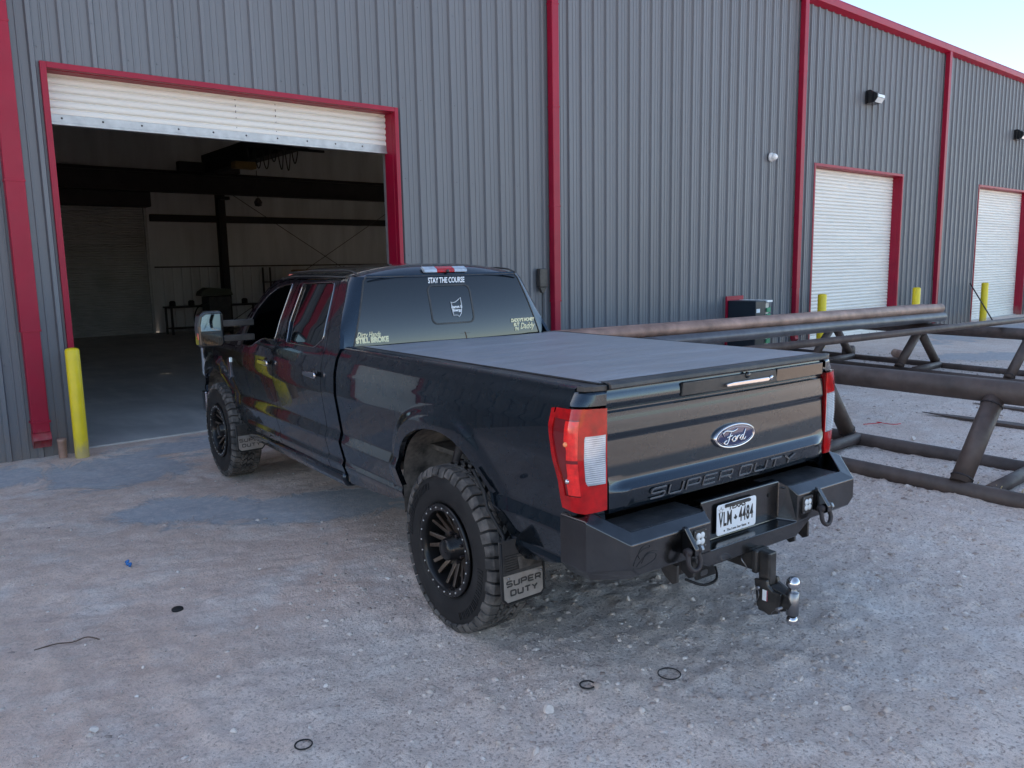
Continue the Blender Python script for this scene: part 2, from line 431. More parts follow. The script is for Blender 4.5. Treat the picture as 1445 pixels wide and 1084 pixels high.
sp1 = g.ramp(g.noise(140, 3, vec, .7), [(.62, 0), (.70, 1)])
c = g.mix(g.math('MULTIPLY', sp1, g.math('MULTIPLY_ADD', gm, .7, .03)), c, (.88, .86, .82))
c = g.mix(g.ramp(g.noise(.45, 5, vec, .6), [(.35, .30), (.6, 0)]), c, (.48, .345, .28))
c = g.mix(g.ramp(g.noise(26, 5, vec, .7), [(.33, .45), (.50, 0)]), c, (.42, .33, .28))
spf = g.math('MULTIPLY_ADD', gm, .65, .35)
c = g.mix(g.math('MULTIPLY', g.ramp(n3, [(.34, .75), (.47, 0)]), spf), c, (.27, .215, .19))
c = g.mix(g.math('MULTIPLY', g.ramp(n4, [(.32, .4), (.46, 0)]), spf), c, (.22, .18, .16))
conc = g.mix(g.ramp(g.noise(3, 6, vec, .6), [(.3, 0), (.7, 1)]), (.28, .31, .35), (.39, .42, .45))
conc = g.mix(g.ramp(g.noise(14, 6, vec, .7), [(.45, 0), (.75, .6)]), conc, (.74, .65, .58))
amf = g.math('ADD', attr('apron'), g.math('MULTIPLY_ADD', g.noise(1.5, 10, vec, .68, 1.4), 1.9, -.95))
am = g.ramp(amf, [(.56, 0), (.76, .8)])
c = g.mix(am, c, conc)
g.l(c, b.inputs['Base Color'])
g.l(g.math('MULTIPLY_ADD', am, -.2, .92), b.inputs['Roughness'])
bh = g.math('ADD', g.math('MULTIPLY', n3, .6), g.math('ADD', g.math('MULTIPLY', n4, .35), g.math('MULTIPLY', g.noise(16, 5, vec), .8)))
bh = g.math('MULTIPLY', bh, g.math('MULTIPLY_ADD', am, -.8, 1.0))
g.l(g.bump(bh, .9, .020), b.inputs['Normal'])
b.inputs['Specular IOR Level'].default_value = .25
me.materials.append(m)
tag(link(bpy.data.objects.new('ground', me)), kind='structure')
def gz(x, y):
    z, _, _ = ground_fields(np.array([[x]]), np.array([[y]])); return float(z[0, 0])

# gravel: thousands of small stones as one mesh
def stones(n, xs, ys, smin, smax, pw):
    X = rng.uniform(*xs, n); Y = rng.uniform(*ys, n)
    S = smin+(smax-smin)*rng.random(n)**pw
    return X, Y, S
ico_v = np.array([(0,0,1),(.89,0,.45),(.28,.85,.45),(-.72,.53,.45),(-.72,-.53,.45),(.28,-.85,.45),(.72,.53,-.3),(-.28,.85,-.3),(-.89,0,-.3),(-.28,-.85,-.3),(.72,-.53,-.3)])
ico_f = np.array([(0,1,2),(0,2,3),(0,3,4),(0,4,5),(0,5,1),(1,6,2),(2,6,7),(2,7,3),(3,7,8),(3,8,4),(4,8,9),(4,9,5),(5,9,10),(5,10,1),(1,10,6)])
def stone_mesh(name, parts, material):
    Vs = []; Fs = []; k = 0
    for X, Y, S in parts:
        Z, ap, gr = ground_fields(X, Y)
        clus = vnoise(X, Y, 1.3, 11)+.5*vnoise(X, Y, 5, 12)
        keep = (rng.random(len(X)) < np.clip((.12+gr*1.1)*(clus-.35)*1.9, .03, 1)) & (ap < .75) & (Y < -.3)
        X, Y, S, Z = X[keep], Y[keep], S[keep], Z[keep]
        n = len(X); a = rng.uniform(0, 6.28, n); J = 1+.6*(rng.random((n, 11, 1))-.5)
        P = ico_v[None]*J*np.stack([S, S*rng.uniform(.6, 1, n), S*rng.uniform(.45, .8, n)], -1)[:, None, :]
        x = P[..., 0]*np.cos(a)[:, None]-P[..., 1]*np.sin(a)[:, None]+X[:, None]
        y = P[..., 0]*np.sin(a)[:, None]+P[..., 1]*np.cos(a)[:, None]+Y[:, None]
        z = P[..., 2]+Z[:, None]-.22*S[:, None]
        Vs.append(np.stack([x, y, z], -1).reshape(-1, 3)); Fs.append((ico_f[None]+(np.arange(n)*11)[:, None, None]+k).reshape(-1, 3)); k += n*11
    V = np.concatenate(Vs); F = np.concatenate(Fs)
    me = bpy.data.meshes.new(name); me.vertices.add(len(V)); me.vertices.foreach_set('co', V.ravel())
    me.loops.add(F.size); me.loops.foreach_set('vertex_index', F.ravel().astype(np.int32))
    me.polygons.add(len(F)); me.polygons.foreach_set('loop_start', np.arange(len(F))*3); me.update(calc_edges=True)
    me.materials.append(material); return link(bpy.data.objects.new(name, me))
gs = bpy.data.materials.new('gravel_stone'); gs.use_nodes = True; g2 = NG(gs.node_tree); b2 = gs.node_tree.nodes['Principled BSDF']
gi = gs.node_tree.nodes.new('ShaderNodeNewGeometry').outputs['Random Per Island']
g2.l(g2.ramp(gi, [(0, (.30, .235, .205)), (.45, (.52, .43, .375)), (.94, (.64, .555, .50)), (1, (.80, .73, .67))]), b2.inputs['Base Color']); b2.inputs['Roughness'].default_value = .9
go = stone_mesh('gravel', [stones(110000, (-.6, 6), (-9.4, -4.5), .0018, .0065, 1.8), stones(17000, (-.6, 9), (-9.4, -2), .004, .022, 2.8), stones(1500, (1.4, 5.6), (-9.0, -5.2), .007, .030, 2.6), stones(9000, (5, 17), (-9, -1.5), .008, .035, 2.6)], gs)
tag(go, 'small pale gravel strewn over the sandy yard', 'gravel', kind='stuff')

def rock_obj(x, y, s, k):
    r = np.random.default_rng(100+k); bm = bmesh.new(); bmesh.ops.create_icosphere(bm, subdivisions=3, radius=1)
    d = r.uniform(-1, 1, (9, 3)); d /= np.linalg.norm(d, axis=1)[:, None]; cut = r.uniform(.42, .8, 9)
    for v in bm.verts:
        for dd, cc in zip(d, cut):
            t = v.co.dot(Vector(dd))
            if t > cc: v.co -= Vector(dd)*(t-cc)*.9
        v.co *= 1+.06*mnoise.noise(v.co*3+Vector((k, 0, 0)))
    for v in bm.verts: v.co = Vector((v.co.x*s, v.co.y*s*r.uniform(.99, 1)*.78, v.co.z*s*.85))
    me = bpy.data.meshes.new('rock'); bm.to_mesh(me); bm.free(); me.materials.append(STONE)
    me.polygons.foreach_set('use_smooth', [True]*len(me.polygons)); me.set_sharp_from_angle(angle=R(16))
    o = link(bpy.data.objects.new('rock', me)); o.location = (x, y, gz(x, y)+s*.22); o.rotation_euler = (0, 0, r.uniform(0, 6))
    return o
rocks = [(.86,-5.2,.014,0),(.63,-6.71,.018,0),(1.39,-6.42,.014,0),(.16,-6.29,.024,'pale angular stone on the sand in the lower left of the yard'),
 (1.78,-7.52,.034,'largest pale angular rock on the gravel, nearest the front centre'),(1.12,-5.78,.016,0),(1.77,-7.15,.012,0),(3.1,-7.53,.018,0),(2.87,-8.14,.022,0),(3.35,-8.09,.018,0),
 (2.79,-8.41,.026,'pale rock lying at the far lower right of the gravel yard'),(2.69,-8.65,.02,0),(2.74,-8.29,.016,0),(2.62,-8.14,.02,0),(1.14,-7.49,.024,'rounded white stone cut by the bottom edge of the photo'),(2.56,-8.53,.015,0),
 (3.3,-6.9,.024,0),(2.9,-7.0,.02,0),(3.6,-7.4,.022,0),(3.2,-7.25,.018,0),(2.5,-7.3,.018,0),(2.2,-7.8,.015,0),(1.6,-6.6,.014,0),(1.3,-7.1,.013,0),(.9,-6.9,.012,0),(.5,-5.8,.012,0),(.3,-5.2,.01,0),
 (4.2,-7.6,.022,0),(4.6,-8.2,.018,0),(5.4,-7.5,.03,0),(3.9,-8.4,.02,0),(6.2,-6.6,.035,0),(5.8,-7.9,.028,0),(1.5,-4.9,.014,0),(1.7,-5.6,.016,0),(9.1,-5.2,.05,0),(10.1,-4.6,.045,0),(8.6,-6.2,.04,0),(1.25,-7.65,.02,0),(1.2,-7.58,.011,0)]
RX, RY = [], []
for k, (x, y, s, lab) in enumerate(rocks):
    tag(rock_obj(x, y, s, k), lab or 'small pale limestone rock lying loose in the yard', 'rock', 'loose pale rocks in the yard')
def loose(name, mb, m, label, cat, **k):
    return tag(mb.build(name, m, **k), label, cat)
def ring(name, x, y, r, t, label, m, rz=0, n=40, arc=1.0, sq=1.0):
    pts = [(x+r*math.cos(a+rz), y+r*sq*math.sin(a+rz), gz(x, y)+t+.004) for a in [2*math.pi*arc*i/n for i in range(n if arc == 1 else n+1)]]
    return loose(name, MB().tube(pts, t, 8, closed=(arc == 1)), m, label, 'ring')
ring('rubber_ring', 2.05, -7.50, .036, .004, 'small black rubber ring on the gravel behind the rear tyre', RUBBER)
ring('rubber_ring', 2.43, -7.69, .055, .003, 'wide thin dark ring half buried beside the gravel stones under the bumper', RUBBER)
ring('rubber_ring', .81, -7.03, .036, .0035, 'black rubber ring lying alone in the lower left sand', RUBBER)
mb = MB().lathe([(0, 0), (.03, 0), (.034, .004), (.034, .012), (.03, .016), (0, .016)], 28, (.86, -5.2, gz(.86, -5.2)+.001))
loose('disc_cap', mb, RUBBER, 'dark round cap lying flat on the sand left of the truck', 'cap')
pts = spline([(.82, -4.22, .012), (.83, -4.25, .03), (.815, -4.27, .012), (.835, -4.29, .02), (.82, -4.31, .008)], 6)
loose('plastic_scrap', MB().tube([(p[0], p[1], p[2]+gz(.82, -4.26)) for p in pts], .008, 6), BLUEPL, 'bright blue scrap of plastic on the sand', 'scrap')
pts = spline([(.10, -5.22, 0), (.2, -5.24, .01), (.28, -5.27, .006), (.35, -5.27, .012), (.40, -5.33, .004)], 6)
loose('twig', MB().tube([(p[0], p[1], p[2]+.004+gz(.25, -5.25)) for p in pts], .0035, 6), WOOD, 'thin dark twig on the sand at the left edge', 'twig')
pts = spline([(8.95, -5.45, 0), (9.1, -5.6, .02), (9.2, -5.5, .0), (9.12, -5.72, .015), (9.3, -5.75, 0)], 6)
loose('red_string', MB().tube([(p[0], p[1], p[2]+.012) for p in pts], .005, 6), RED_STR, 'scrap of red string on the ground between the pipe racks', 'scrap')

# ------------------------------------------------------------------ the warehouse
WH = thing('warehouse', 'long grey ribbed metal warehouse with crimson trim and white roll-up doors', 'building')
EAVE = 7.74; X0, X1 = -14.2, 39.4; DEEP = 18.3
DOORS = [(1.44, 5.77, 4.21), (17.22, 21.70, 4.22), (27.03, 31.5, 4.22)]
RIB = .3048
def siding(x0, x1, z0, z1, name='wall_panel', screws=True):
    mb = MB(); xs = []
    k0 = math.floor(x0/RIB)-1
    prof = []
    for k in range(k0, math.ceil(x1/RIB)+1):
        c = k*RIB+.10
        prof += [(c-.036, 0), (c-.021, -.038), (c+.021, -.038), (c+.036, 0)]
        if k % 3 == 0: prof += [(c+.0375, 0), (c+.0377, -.004), (c+.058, -.004), (c+.0583, 0)]
        for mnr in (.115, .19): prof += [(c+mnr-.013, 0), (c+mnr-.007, -.0075), (c+mnr+.007, -.0075), (c+mnr+.013, 0)]
    def yat(x):
        for (a, ya), (b_, yb) in zip(prof, prof[1:]):
            if a <= x <= b_: return ya+(yb-ya)*(x-a)/(b_-a+1e-9)
        return 0
    pts = [(x0, yat(x0))]+[p for p in prof if x0+1e-4 < p[0] < x1-1e-4]+[(x1, yat(x1))]
    n = len(pts)
    vs = [(x, y, z0) for x, y in pts]+[(x, y, z1) for x, y in pts]
    mb.add(vs, [(i, i+1, i+1+n, i+n) for i in range(n-1)])
    o = mb.build(name, SIDING, WH, fix=False)
    if screws:
        sb = MB()
        for k in range(k0, math.ceil(x1/RIB)+1):
            for zz in (.12, 1.05, 2.2, 3.3, 4.42, 5.7, 7.0, 7.6):
                for dx in (.058,):
                    x = k*RIB+.10+dx
                    if x0 < x < x1 and z0 < zz < z1: sb.lathe([(0, -.009), (.007, -.008), (.009, -.001)], 6, (x, 0, zz+.008*math.sin(k*7)), (0, 1, 0), smooth=False)
            if k % 3 == 0:
                for j in range(12):
                    x = k*RIB+.10; zz = .4+j*.62
                    if x0 < x < x1 and z0 < zz < z1: sb.lathe([(0, -.045), (.006, -.044), (.008, -.038)], 6, (x, 0, zz), (0, 1, 0), smooth=False)
        if sb.v: sb.build('panel_screws', SIDING, o)
    return o
cur = X0
SPX = [1.03-7.62*2, 1.03-7.62, 1.02, 8.80, 16.42, 24.06, 31.9, 39.2]
edges = sorted([X0, X1, -1.0, .12]+[d for D in DOORS for d in D[:2]]+[8.80, 16.42, 24.06, 1.02-7.62])
for a, b_ in zip(edges, edges[1:]):
    D = [d for d in DOORS if abs(d[0]-a) < .01]
    siding(a+.0015, b_-.0015, D[0][2] if D else (2.19 if abs(a+1) < .01 else 0), EAVE)
# roof, ends, back
mb = MB(); ridge = EAVE+.75
for (ya, za, yb, zb) in ((-.12, EAVE+.10, DEEP/2, ridge), (DEEP/2, ridge, DEEP+.12, EAVE+.10)):
    mb.add([(X0-.1, ya, za), (X1+.1, ya, za), (X1+.1, yb, zb), (X0-.1, yb, zb)], [(0, 1, 2, 3)])
mb.build('roof', ROOFM, WH, fix=False)
mb = MB()
for (ya, za, yb, zb) in ((.02, EAVE+.0, DEEP/2, ridge-.12), (DEEP/2, ridge-.12, DEEP, EAVE)):
    mb.add([(X0, ya, za), (X1, ya, za), (X1, yb, zb), (X0, yb, zb)], [(3, 2, 1, 0)])
mb.build('ceiling', INSUL, WH, fix=False)
mb = MB()
for x in (X0, X1):
    mb.add([(x, .02, 0), (x, DEEP, 0), (x, DEEP, EAVE), (x, DEEP/2, ridge-.12), (x, .02, EAVE)], [(0, 1, 2, 3, 4)])
BKO = [(19.6, 24.0), (27.2, 31.8)]  # unseen openings added in the back wall so daylight brightens the hall
for a, b_, z0 in ((X0, 19.6, 0), (19.6, 24.0, 4.6), (24.0, 27.2, 0), (27.2, 31.8, 4.6), (31.8, X1, 0)):
    mb.add([(a, DEEP+.14, z0), (b_, DEEP+.14, z0), (b_, DEEP+.14, EAVE), (a, DEEP+.14, EAVE)], [(0, 1, 2, 3)])
mb.build('end_wall', LINERW, WH, fix=False)
# inner face of the front wall
mb = MB()
for a, b_ in zip(edges, edges[1:]):
    D = [d for d in DOORS if abs(d[0]-a) < .01]
    z0 = D[0][2]+.02 if D else 0
    mb.add([(a, .05, z0), (b_, .05, z0), (b_, .05, EAVE), (a, .05, EAVE)], [(3, 2, 1, 0)])
mb.build('front_liner', LINERW, WH, fix=False)
# gutter / eave trim
mb = MB()
mb.prism([(-.035, -.03), (-.17, .03), (-.175, .16), (-.15, .21), (.05, .23), (.05, -.03)], lambda a, b_, t: (t, a, EAVE+b_), X0-.15, X1+.15)
mb.build('eave_trim', REDTRIM, WH, bevel=.006)
mb = MB().box((X0, -.012, -.05), (X1, .04, .02)); 
# downspouts
def downspout(x, w=.155, d=.125, front=False):
    zb = .30
    mb = MB(); y0 = -.044
    zc = 1.42
    mb.box((x-w/2, y0-d, zc), (x+w/2, y0, EAVE+.02))
    mb.box((x-w/2+.008, y0-d+.006, zb), (x+w/2-.008, y0-.003, zc-.0))
    o = mb.build('downspout', REDTRIM, WH, bevel=.01)
    # outlet elbow, open at its end
    ob = MB(); n = 7; ww = w/2-.004
    ring_ = []
    for i in range(n+1):
        t = i/n; a = t*R(52)
        cy, cz = y0-d/2-.10*(1-math.cos(a)), zb-.16*math.sin(a)*1.0
        ny_, nz_ = math.cos(a), -math.sin(a)
        for sx, sn in ((-1, -1), (1, -1), (1, 1), (-1, 1)):
            ring_.append((x+sx*ww, cy+sn*(d/2-.004)*ny_, cz-sn*(d/2-.004)*math.sin(a)*-1*-1))
    ob.add(ring_, [(i*4+k, i*4+(k+1) % 4, (i+1)*4+(k+1) % 4, (i+1)*4+k) for i in range(n) for k in range(4)])
    e = ob.build('outlet_elbow', REDTRIM, o); s = e.modifiers.new('s', 'SOLIDIFY'); s.thickness = .004
    st = MB()
    for zz in (.42, 1.42, 3.0, 4.6, 6.2):
        st.box((x-w/2-.004, y0-d-.004, zz-.012), (x+w/2+.004, y0+.004, zz+.012))
    st.build('strap', REDTRIM, o, bevel=.002)
    return o
for x in SPX: downspout(x, .185 if abs(x-1.02) < .1 else .15)
# door frames, curtains
def curtain_profile(z0, z1, y, p=.084):
    out = []; z = z0
    while z < z1:
        for t, dy in ((0, .012), (.07, -.008), (.25, -.018), (.5, -.021), (.75, -.016), (.92, -.004), (.96, .012)):
            if z+t*p < z1: out.append((y+dy, z+t*p))
        z += p
    return out
def rollup(x0, x1, zt, zb, sub):
    fr = MB(); yf = -.052; wf = .062
    for (a, b_) in ((x0-wf, x0), (x1, x1+wf)): fr.box((a, yf, 0), (b_, .03, zt+wf))
    fr.box((x0+.0005, yf, zt), (x1-.0005, .03, zt+wf))
    # jamb liners and head soffit
    fr.box((x0-.012, .031, 0), (x0+.006, .25, zt)); fr.box((x1-.006, .031, 0), (x1+.012, .25, zt)); fr.box((x0+.007, .031, zt-.006), (x1-.007, .25, zt+.012))
    f = fr.build('door_frame', REDTRIM, WH, bevel=.004)
    pr = curtain_profile(zb+.10, zt+.35, .22); mb = MB(); n = len(pr)
    vs = [(x0-.05, y, z) for y, z in pr]+[(x1+.05, y, z) for y, z in pr]
    mb.add(vs, [(i, i+1, i+1+n, i+n) for i in range(n-1)], True)
    o = mb.build('roll_up_door', CURTAIN, WH, fix=False, ang=60)
    mb = MB().box((x0-.05, .195, zb+.03), (x1+.05, .225, zb+.115)); mb.box((x0-.05, .18, zb), (x1+.05, .25, zb+.03))
    bb = mb.build('bottom_bar', GALV if zb > 1 else CURTAIN, o, bevel=.003)
    sb = MB()
    k = 0; x = x0+.15
    while x < x1: sb.lathe([(0, .190), (.010, .191), (.012, .195)], 8, (x, 0, zb+.075), (0, 1, 0)); x += .42
    sb.build('bolts', DKSTEEL, bb)
    # guide channels with curtain end locks
    for xx, sg in ((x0, 1), (x1, -1)):
        MB().box((xx-.0-(.06 if sg > 0 else 0), .255, 0), (xx+(.06 if sg < 0 else 0), .32, zt+.3)).build('guide_rail', GALV, o)
    if sub:
        mb = MB()
        for xs_ in (x0+.62*(x1-x0)-.55, x0+.62*(x1-x0)-.02):
            for j in range(6): mb.box((xs_-.003, .2025, zb+.14+j*.068), (xs_+.003, .208, zb+.17+j*.068))
        mb.build('slat_clip', DKSTEEL, o)
    # barrel and hood inside
    mb = MB().lathe([(0, 0), (.24, 0), (.24, x1-x0+.2), (0, x1-x0+.2)], 20, (x0-.1, .62, zt+.42), (1, 0, 0))
    mb.build('door_barrel', CURTAIN, o)
    return o
rollup(*DOORS[0], 3.66, True); rollup(*DOORS[1], 0.0, False); rollup(*DOORS[2], 0.0, False)
pd = MB().box((-.93, -.02, .02), (.05, .03, 2.12)).build('walk_door', CURTAIN, WH, bevel=.004)
MB().box((-.03, -.075, .98), (.02, -.02, 1.06)).build('handle', ZINC, pd, bevel=.01)
mb = MB()
for a, b_, c0, c1 in ((-1.0, -.935, 0, 2.19), (.055, .12, 0, 2.19), (-.9345, .0545, 2.125, 2.19)): mb.box((a, -.055, c0), (b_, .02, c1))
mb.build('frame', REDTRIM, pd, bevel=.003)
# small scrape marks on the tall jamb are left to the material; wall fittings follow
def wall_light(x, z):
    mb = MB().prism([(0, .17), (-.10, .18), (-.30, .06), (-.30, -.02), (-.22, -.13), (0, -.15)], lambda a, b_, t: (x+t, -.035+a, z+b_), -.19, .19)
    o = mb.build('wall_light', GLOSSBLK, WH, bevel=.01)
    mb = MB().add([(x-.17, -.145, z+.162), (x+.17, -.145, z+.162), (x+.17, -.342, z+.045), (x-.17, -.342, z+.045)], [(0, 1, 2, 3)])
    mb.add([(x-.17, -.343, z+.04), (x+.17, -.343, z+.04), (x+.17, -.343, z-.02), (x-.17, -.343, z-.02)], [(0, 1, 2, 3)])
    mb.add([(x-.17, -.342, z-.03), (x+.17, -.342, z-.03), (x+.17, -.265, z-.13), (x-.17, -.265, z-.13)], [(0, 1, 2, 3)])
    q = mb.build('lens', LAMPLENS, o, fix=False); s = q.modifiers.new('s', 'SOLIDIFY'); s.thickness = .012; s.offset = 0
wall_light(19.66, 6.0); wall_light(29.8, 6.0)
mb = MB().sphere((15.34, -.12, 4.27), .075); mb.lathe([(0, -.04), (.10, -.04), (.10, -.06), (.07, -.10)], 20, (15.34, 0, 4.27), (0, 1, 0))
mb.build('wall_sensor', WHITEPL, WH)
mb = MB().box((8.43, -.13, 1.66), (8.60, -.04, 1.97)); o = mb.build('meter_box', BLKPL, WH, bevel=.012)
MB().prism([(-.07, 0), (.07, 0), (.02, -.09), (-.02, -.09)], lambda a, b_, t: (8.515+a, -.085+t, 1.658+b_), -.03, .03).build('funnel', BLKPL, o)
MB().tube([(8.515, -.085, 1.57), (8.515, -.085, .0)], .012, 10).build('conduit', BLKPL, o)
# cabinet by the wall
cb = thing('equipment_cabinet', 'navy cabinet with green grille and red back panel against the wall behind the pipes', 'cabinet', (13.97, -.42, 0)); cb.scale = (.62, 1, 1)
MB().box((-.30, -.35, 0), (.30, .32, 1.22)).build('housing', CABNAVY, cb, bevel=.015)
MB().box((-.36, .325, 0), (.62, .36, 1.31)).build('back_panel', REDTRIM, cb, bevel=.004)
mb = MB().box((.304, -.33, 0), (.52, .30, 1.18)); gx_ = mb.build('side_rack', GALV, cb, bevel=.01)
mb = MB()
for k in range(7): mb.box((.56-.06*(k % 2), -.345-.0*k, .2+k*.13), (.60, .2, .30+k*.13)); mb.box((.32, -.375, .2+k*.13), (.53, -.352, .29+k*.13))
mb.build('grille', GREENL, cb, bevel=.004)
MB().box((.30, -.38, 1.183), (.62, .30, 1.225)).build('lid', WHITEPL, cb, bevel=.005)
MB().box((-.26, -.356, .98), (-.06, -.352, 1.06)).build('badge', DECALW, cb)

# ------------------------------------------------------------------ inside of the hall
m = bpy.data.materials.new('hall_concrete'); m.use_nodes = True; g = NG(m.node_tree); b = m.node_tree.nodes['Principled BSDF']
vec = g.coord('Object')
c = g.mix(g.ramp(g.noise(.8, 6, vec, .6), [(.3, 0), (.7, 1)]), (.34, .33, .32), (.52, .50, .48))
c = g.mix(g.ramp(g.noise(4, 6, g.coord('Object', (1, .25, 1))), [(.5, 0), (.7, .5)]), c, (.62, .58, .54))
g.l(c, b.inputs['Base Color']); g.l(g.math('MULTIPLY_ADD', g.noise(3, 4, vec), .35, .32), b.inputs['Roughness'])
g.l(g.bump(g.noise(30, 5, vec), .2, .004), b.inputs['Normal'])
o = MB().box((X0, .10, -.3), (X1, DEEP+.1, .02)).build('floor', m, bevel=.006); tag(o, kind='structure')
def corr(x0, x1, z0, z1, y, name, mt, p=.3048, dep=.03):
    pts = []; x = x0
    while x < x1:
        for dx, dy in ((0, 0), (p*.8, 0), (p*.86, dep), (p*.94, dep)): 
            if x+dx <= x1: pts.append((x+dx, y-dy))
        x += p
    n = len(pts); mb = MB().add([(a, b_, z0) for a, b_ in pts]+[(a, b_, z1) for a, b_ in pts], [(i, i+1, i+1+n, i+n) for i in range(n-1)])
    return mb.build(name, mt, WH, fix=False)
BD = (2.9, 7.36)
corr(X0, BD[0], 0, 2.22, DEEP-.04, 'liner_panel', LINERW); corr(BD[1]+.25, 19.5, 0, 2.22, DEEP-.04, 'liner_panel', LINERW)
mb = MB()
# quilted insulation above the liner, gently billowed
def bill(u, v, xa, xb, za, zb): 
    x = xa+(xb-xa)*u; z = za+(zb-za)*v
    return (x, DEEP+.02-.035*abs(math.sin(x*math.pi/1.53))-.02*vn(x, z), z)
def vn(x, z): return float(vnoise(np.array([[x]]), np.array([[z]]), 2.1, 33)[0, 0])
mb.grid(160, 9, lambda u, v: bill(u, v, BD[1]+.05, 19.5, 2.22, EAVE)); mb.grid(40, 5, lambda u, v: bill(u, v, 19.5, X1, 4.6, EAVE)); mb.grid(90, 9, lambda u, v: bill(u, v, X0, BD[0], 2.22, EAVE)); mb.grid(30, 6, lambda u, v: bill(u, v, BD[0], BD[1]+.05, 4.3, EAVE))
mb.build('wall_insulation', LINERW, WH, fix=False)
mb = MB().box((BD[1]+.25, DEEP-.085, 2.19), (19.5, DEEP-.045, 2.235)); mb.box((X0, DEEP-.085, 2.19), (BD[0], DEEP-.045, 2.235))
mb.build('liner_trim', DKSTEEL, WH)
pr = curtain_profile(.02, 4.3, DEEP-.1, .075); n = len(pr)
mb = MB().add([(BD[0], y, z) for y, z in pr]+[(BD[1], y, z) for y, z in pr], [(i, i+1, i+1+n, i+n) for i in range(n-1)], True)
o = mb.build('back_roll_up_door', INCURT, WH, fix=False, ang=60)
MB().box((BD[0]-.1, DEEP-.75, 4.15), (BD[1]+.12, DEEP-.16, 4.62)).build('hood', DKSTEEL, o, bevel=.03)
MB().box((BD[1], DEEP-.2, 0), (BD[1]+.09, DEEP-.12, 4.2)).build('guide_rail', GALV, o); MB().box((BD[0]-.09, DEEP-.2, 0), (BD[0], DEEP-.12, 4.2)).build('guide_rail', GALV, o)
mb = MB().box((BD[1]+.2, DEEP-.30, 3.72), (19.5, DEEP-.10, 3.95)); mb.box((X0, DEEP-.30, 3.72), (BD[0]-.1, DEEP-.10, 3.95))
mb.build('wall_girt', DKSTEEL, WH)
def icol(x, y, h, rot=0, name='column', wf=.22, dp=.36):
    mb = MB()
    mb.box((x-wf/2, y-dp/2, 0), (x+wf/2, y-dp/2+.02, h)); mb.box((x-wf/2, y+dp/2-.02, 0), (x+wf/2, y+dp/2, h)); mb.box((x-.01, y-dp/2+.021, 0), (x+.01, y+dp/2-.021, h))
    mb.box((x-.2, y-.25, 0), (x+.2, y+.25, .035))
    mb.box((x-.17, y-dp/2-.3, h-.55), (x+.17, y-dp/2, h-.45))
    return mb.build(name, DKSTEEL, WH)
for x in (9.78-15.24, 2.2-.0, 9.78, 17.4, 25.0, 32.6): icol(x, 17.75, 5.0)
for x in (1.02-7.62, 8.8, 16.42, 24.06, 31.7): icol(x, .62, EAVE-.1)
for x in (-6.6, 1.02, 8.8, 16.42, 24.06, 31.7):   # rafters
    mb = MB()
    for (ya, za, yb, zb) in ((.3, EAVE-.15, DEEP/2, ridge-.3), (DEEP/2, ridge-.3, DEEP-.1, EAVE-.15)):
        mb.bar((x, ya, za-.25), (x, yb, zb-.25), .2, .5)
    mb.build('rafter', DKSTEEL, WH)
mb = MB()
mb.tube([(10.0, 17.9, 4.85), (17.3, 17.9, .3)], .012, 6); mb.tube([(17.3, 17.9, 4.7), (10.0, 17.9, .3)], .012, 6)
mb.build('cross_brace', DKSTEEL, WH)
# overhead crane
CR = thing('overhead_crane', 'dark overhead crane beams with yellow hoist inside the open bay', 'crane', (0, 0, 0))
mb = MB()
for y in (17.25,): 
    mb.box((X0+.1, y-.17, 4.60), (X1-.1, y+.17, 4.64)); mb.box((X0+.1, y-.012, 4.641), (X1-.1, y+.012, 5.19)); mb.box((X0+.1, y-.17, 5.191), (X1-.1, y+.17, 5.23)); mb.box((X0+.1, y-.04, 5.232), (X1-.1, y+.04, 5.30))
mb.build('runway_beam', DKSTEEL, CR)
mb = MB().box((X0+.1, 1.0, 4.6), (X1-.1, 1.3, 5.2)); mb.build('runway_beam', DKSTEEL, CR)
mb = MB().box((9.1, 1.3, 5.25), (9.5, 17.3, 5.85)); mb.build('bridge_beam', DKSTEEL, CR)
MB().box((8.3, 1.2, 5.0), (10.3, 1.42, 5.24)).build('end_truck', DKSTEEL, CR); MB().box((8.3, 17.1, 5.0+.31), (10.3, 17.4, 5.6)).build('end_truck', DKSTEEL, CR)
MB().box((7.75, 11.0, 4.72), (8.35, 11.3, 4.90)).build('hoist', CARDB, CR, bevel=.03)
mb = MB().lathe([(.0, 0), (.09, .02), (.11, .12), (.05, .22), (0, .24)], 14, (8.4, 11.2, 3.75)); mb.tube([(8.4, 11.2, 3.95), (8.4, 11.2, 4.7)], .01, 6); mb.build('hook_block', DKSTEEL, CR)
MB().box((7.2, 8.97, 4.97), (9.3, 9.03, 5.03)).build('cable_track', DKSTEEL, CR)
mb = MB()
for k in range(7):
    x0 = 7.28+k*.19; dp = .30+.24*math.sin(k*2.1)**2
    mb.tube([(x0+.17*t, 9.0+.03*math.sin(k+t*3), 4.96-dp*(1-(2*t-1)**2)) for t in [i/12 for i in range(13)]], .014, 6)
mb.build('festoon_cable', RUBBER, CR)
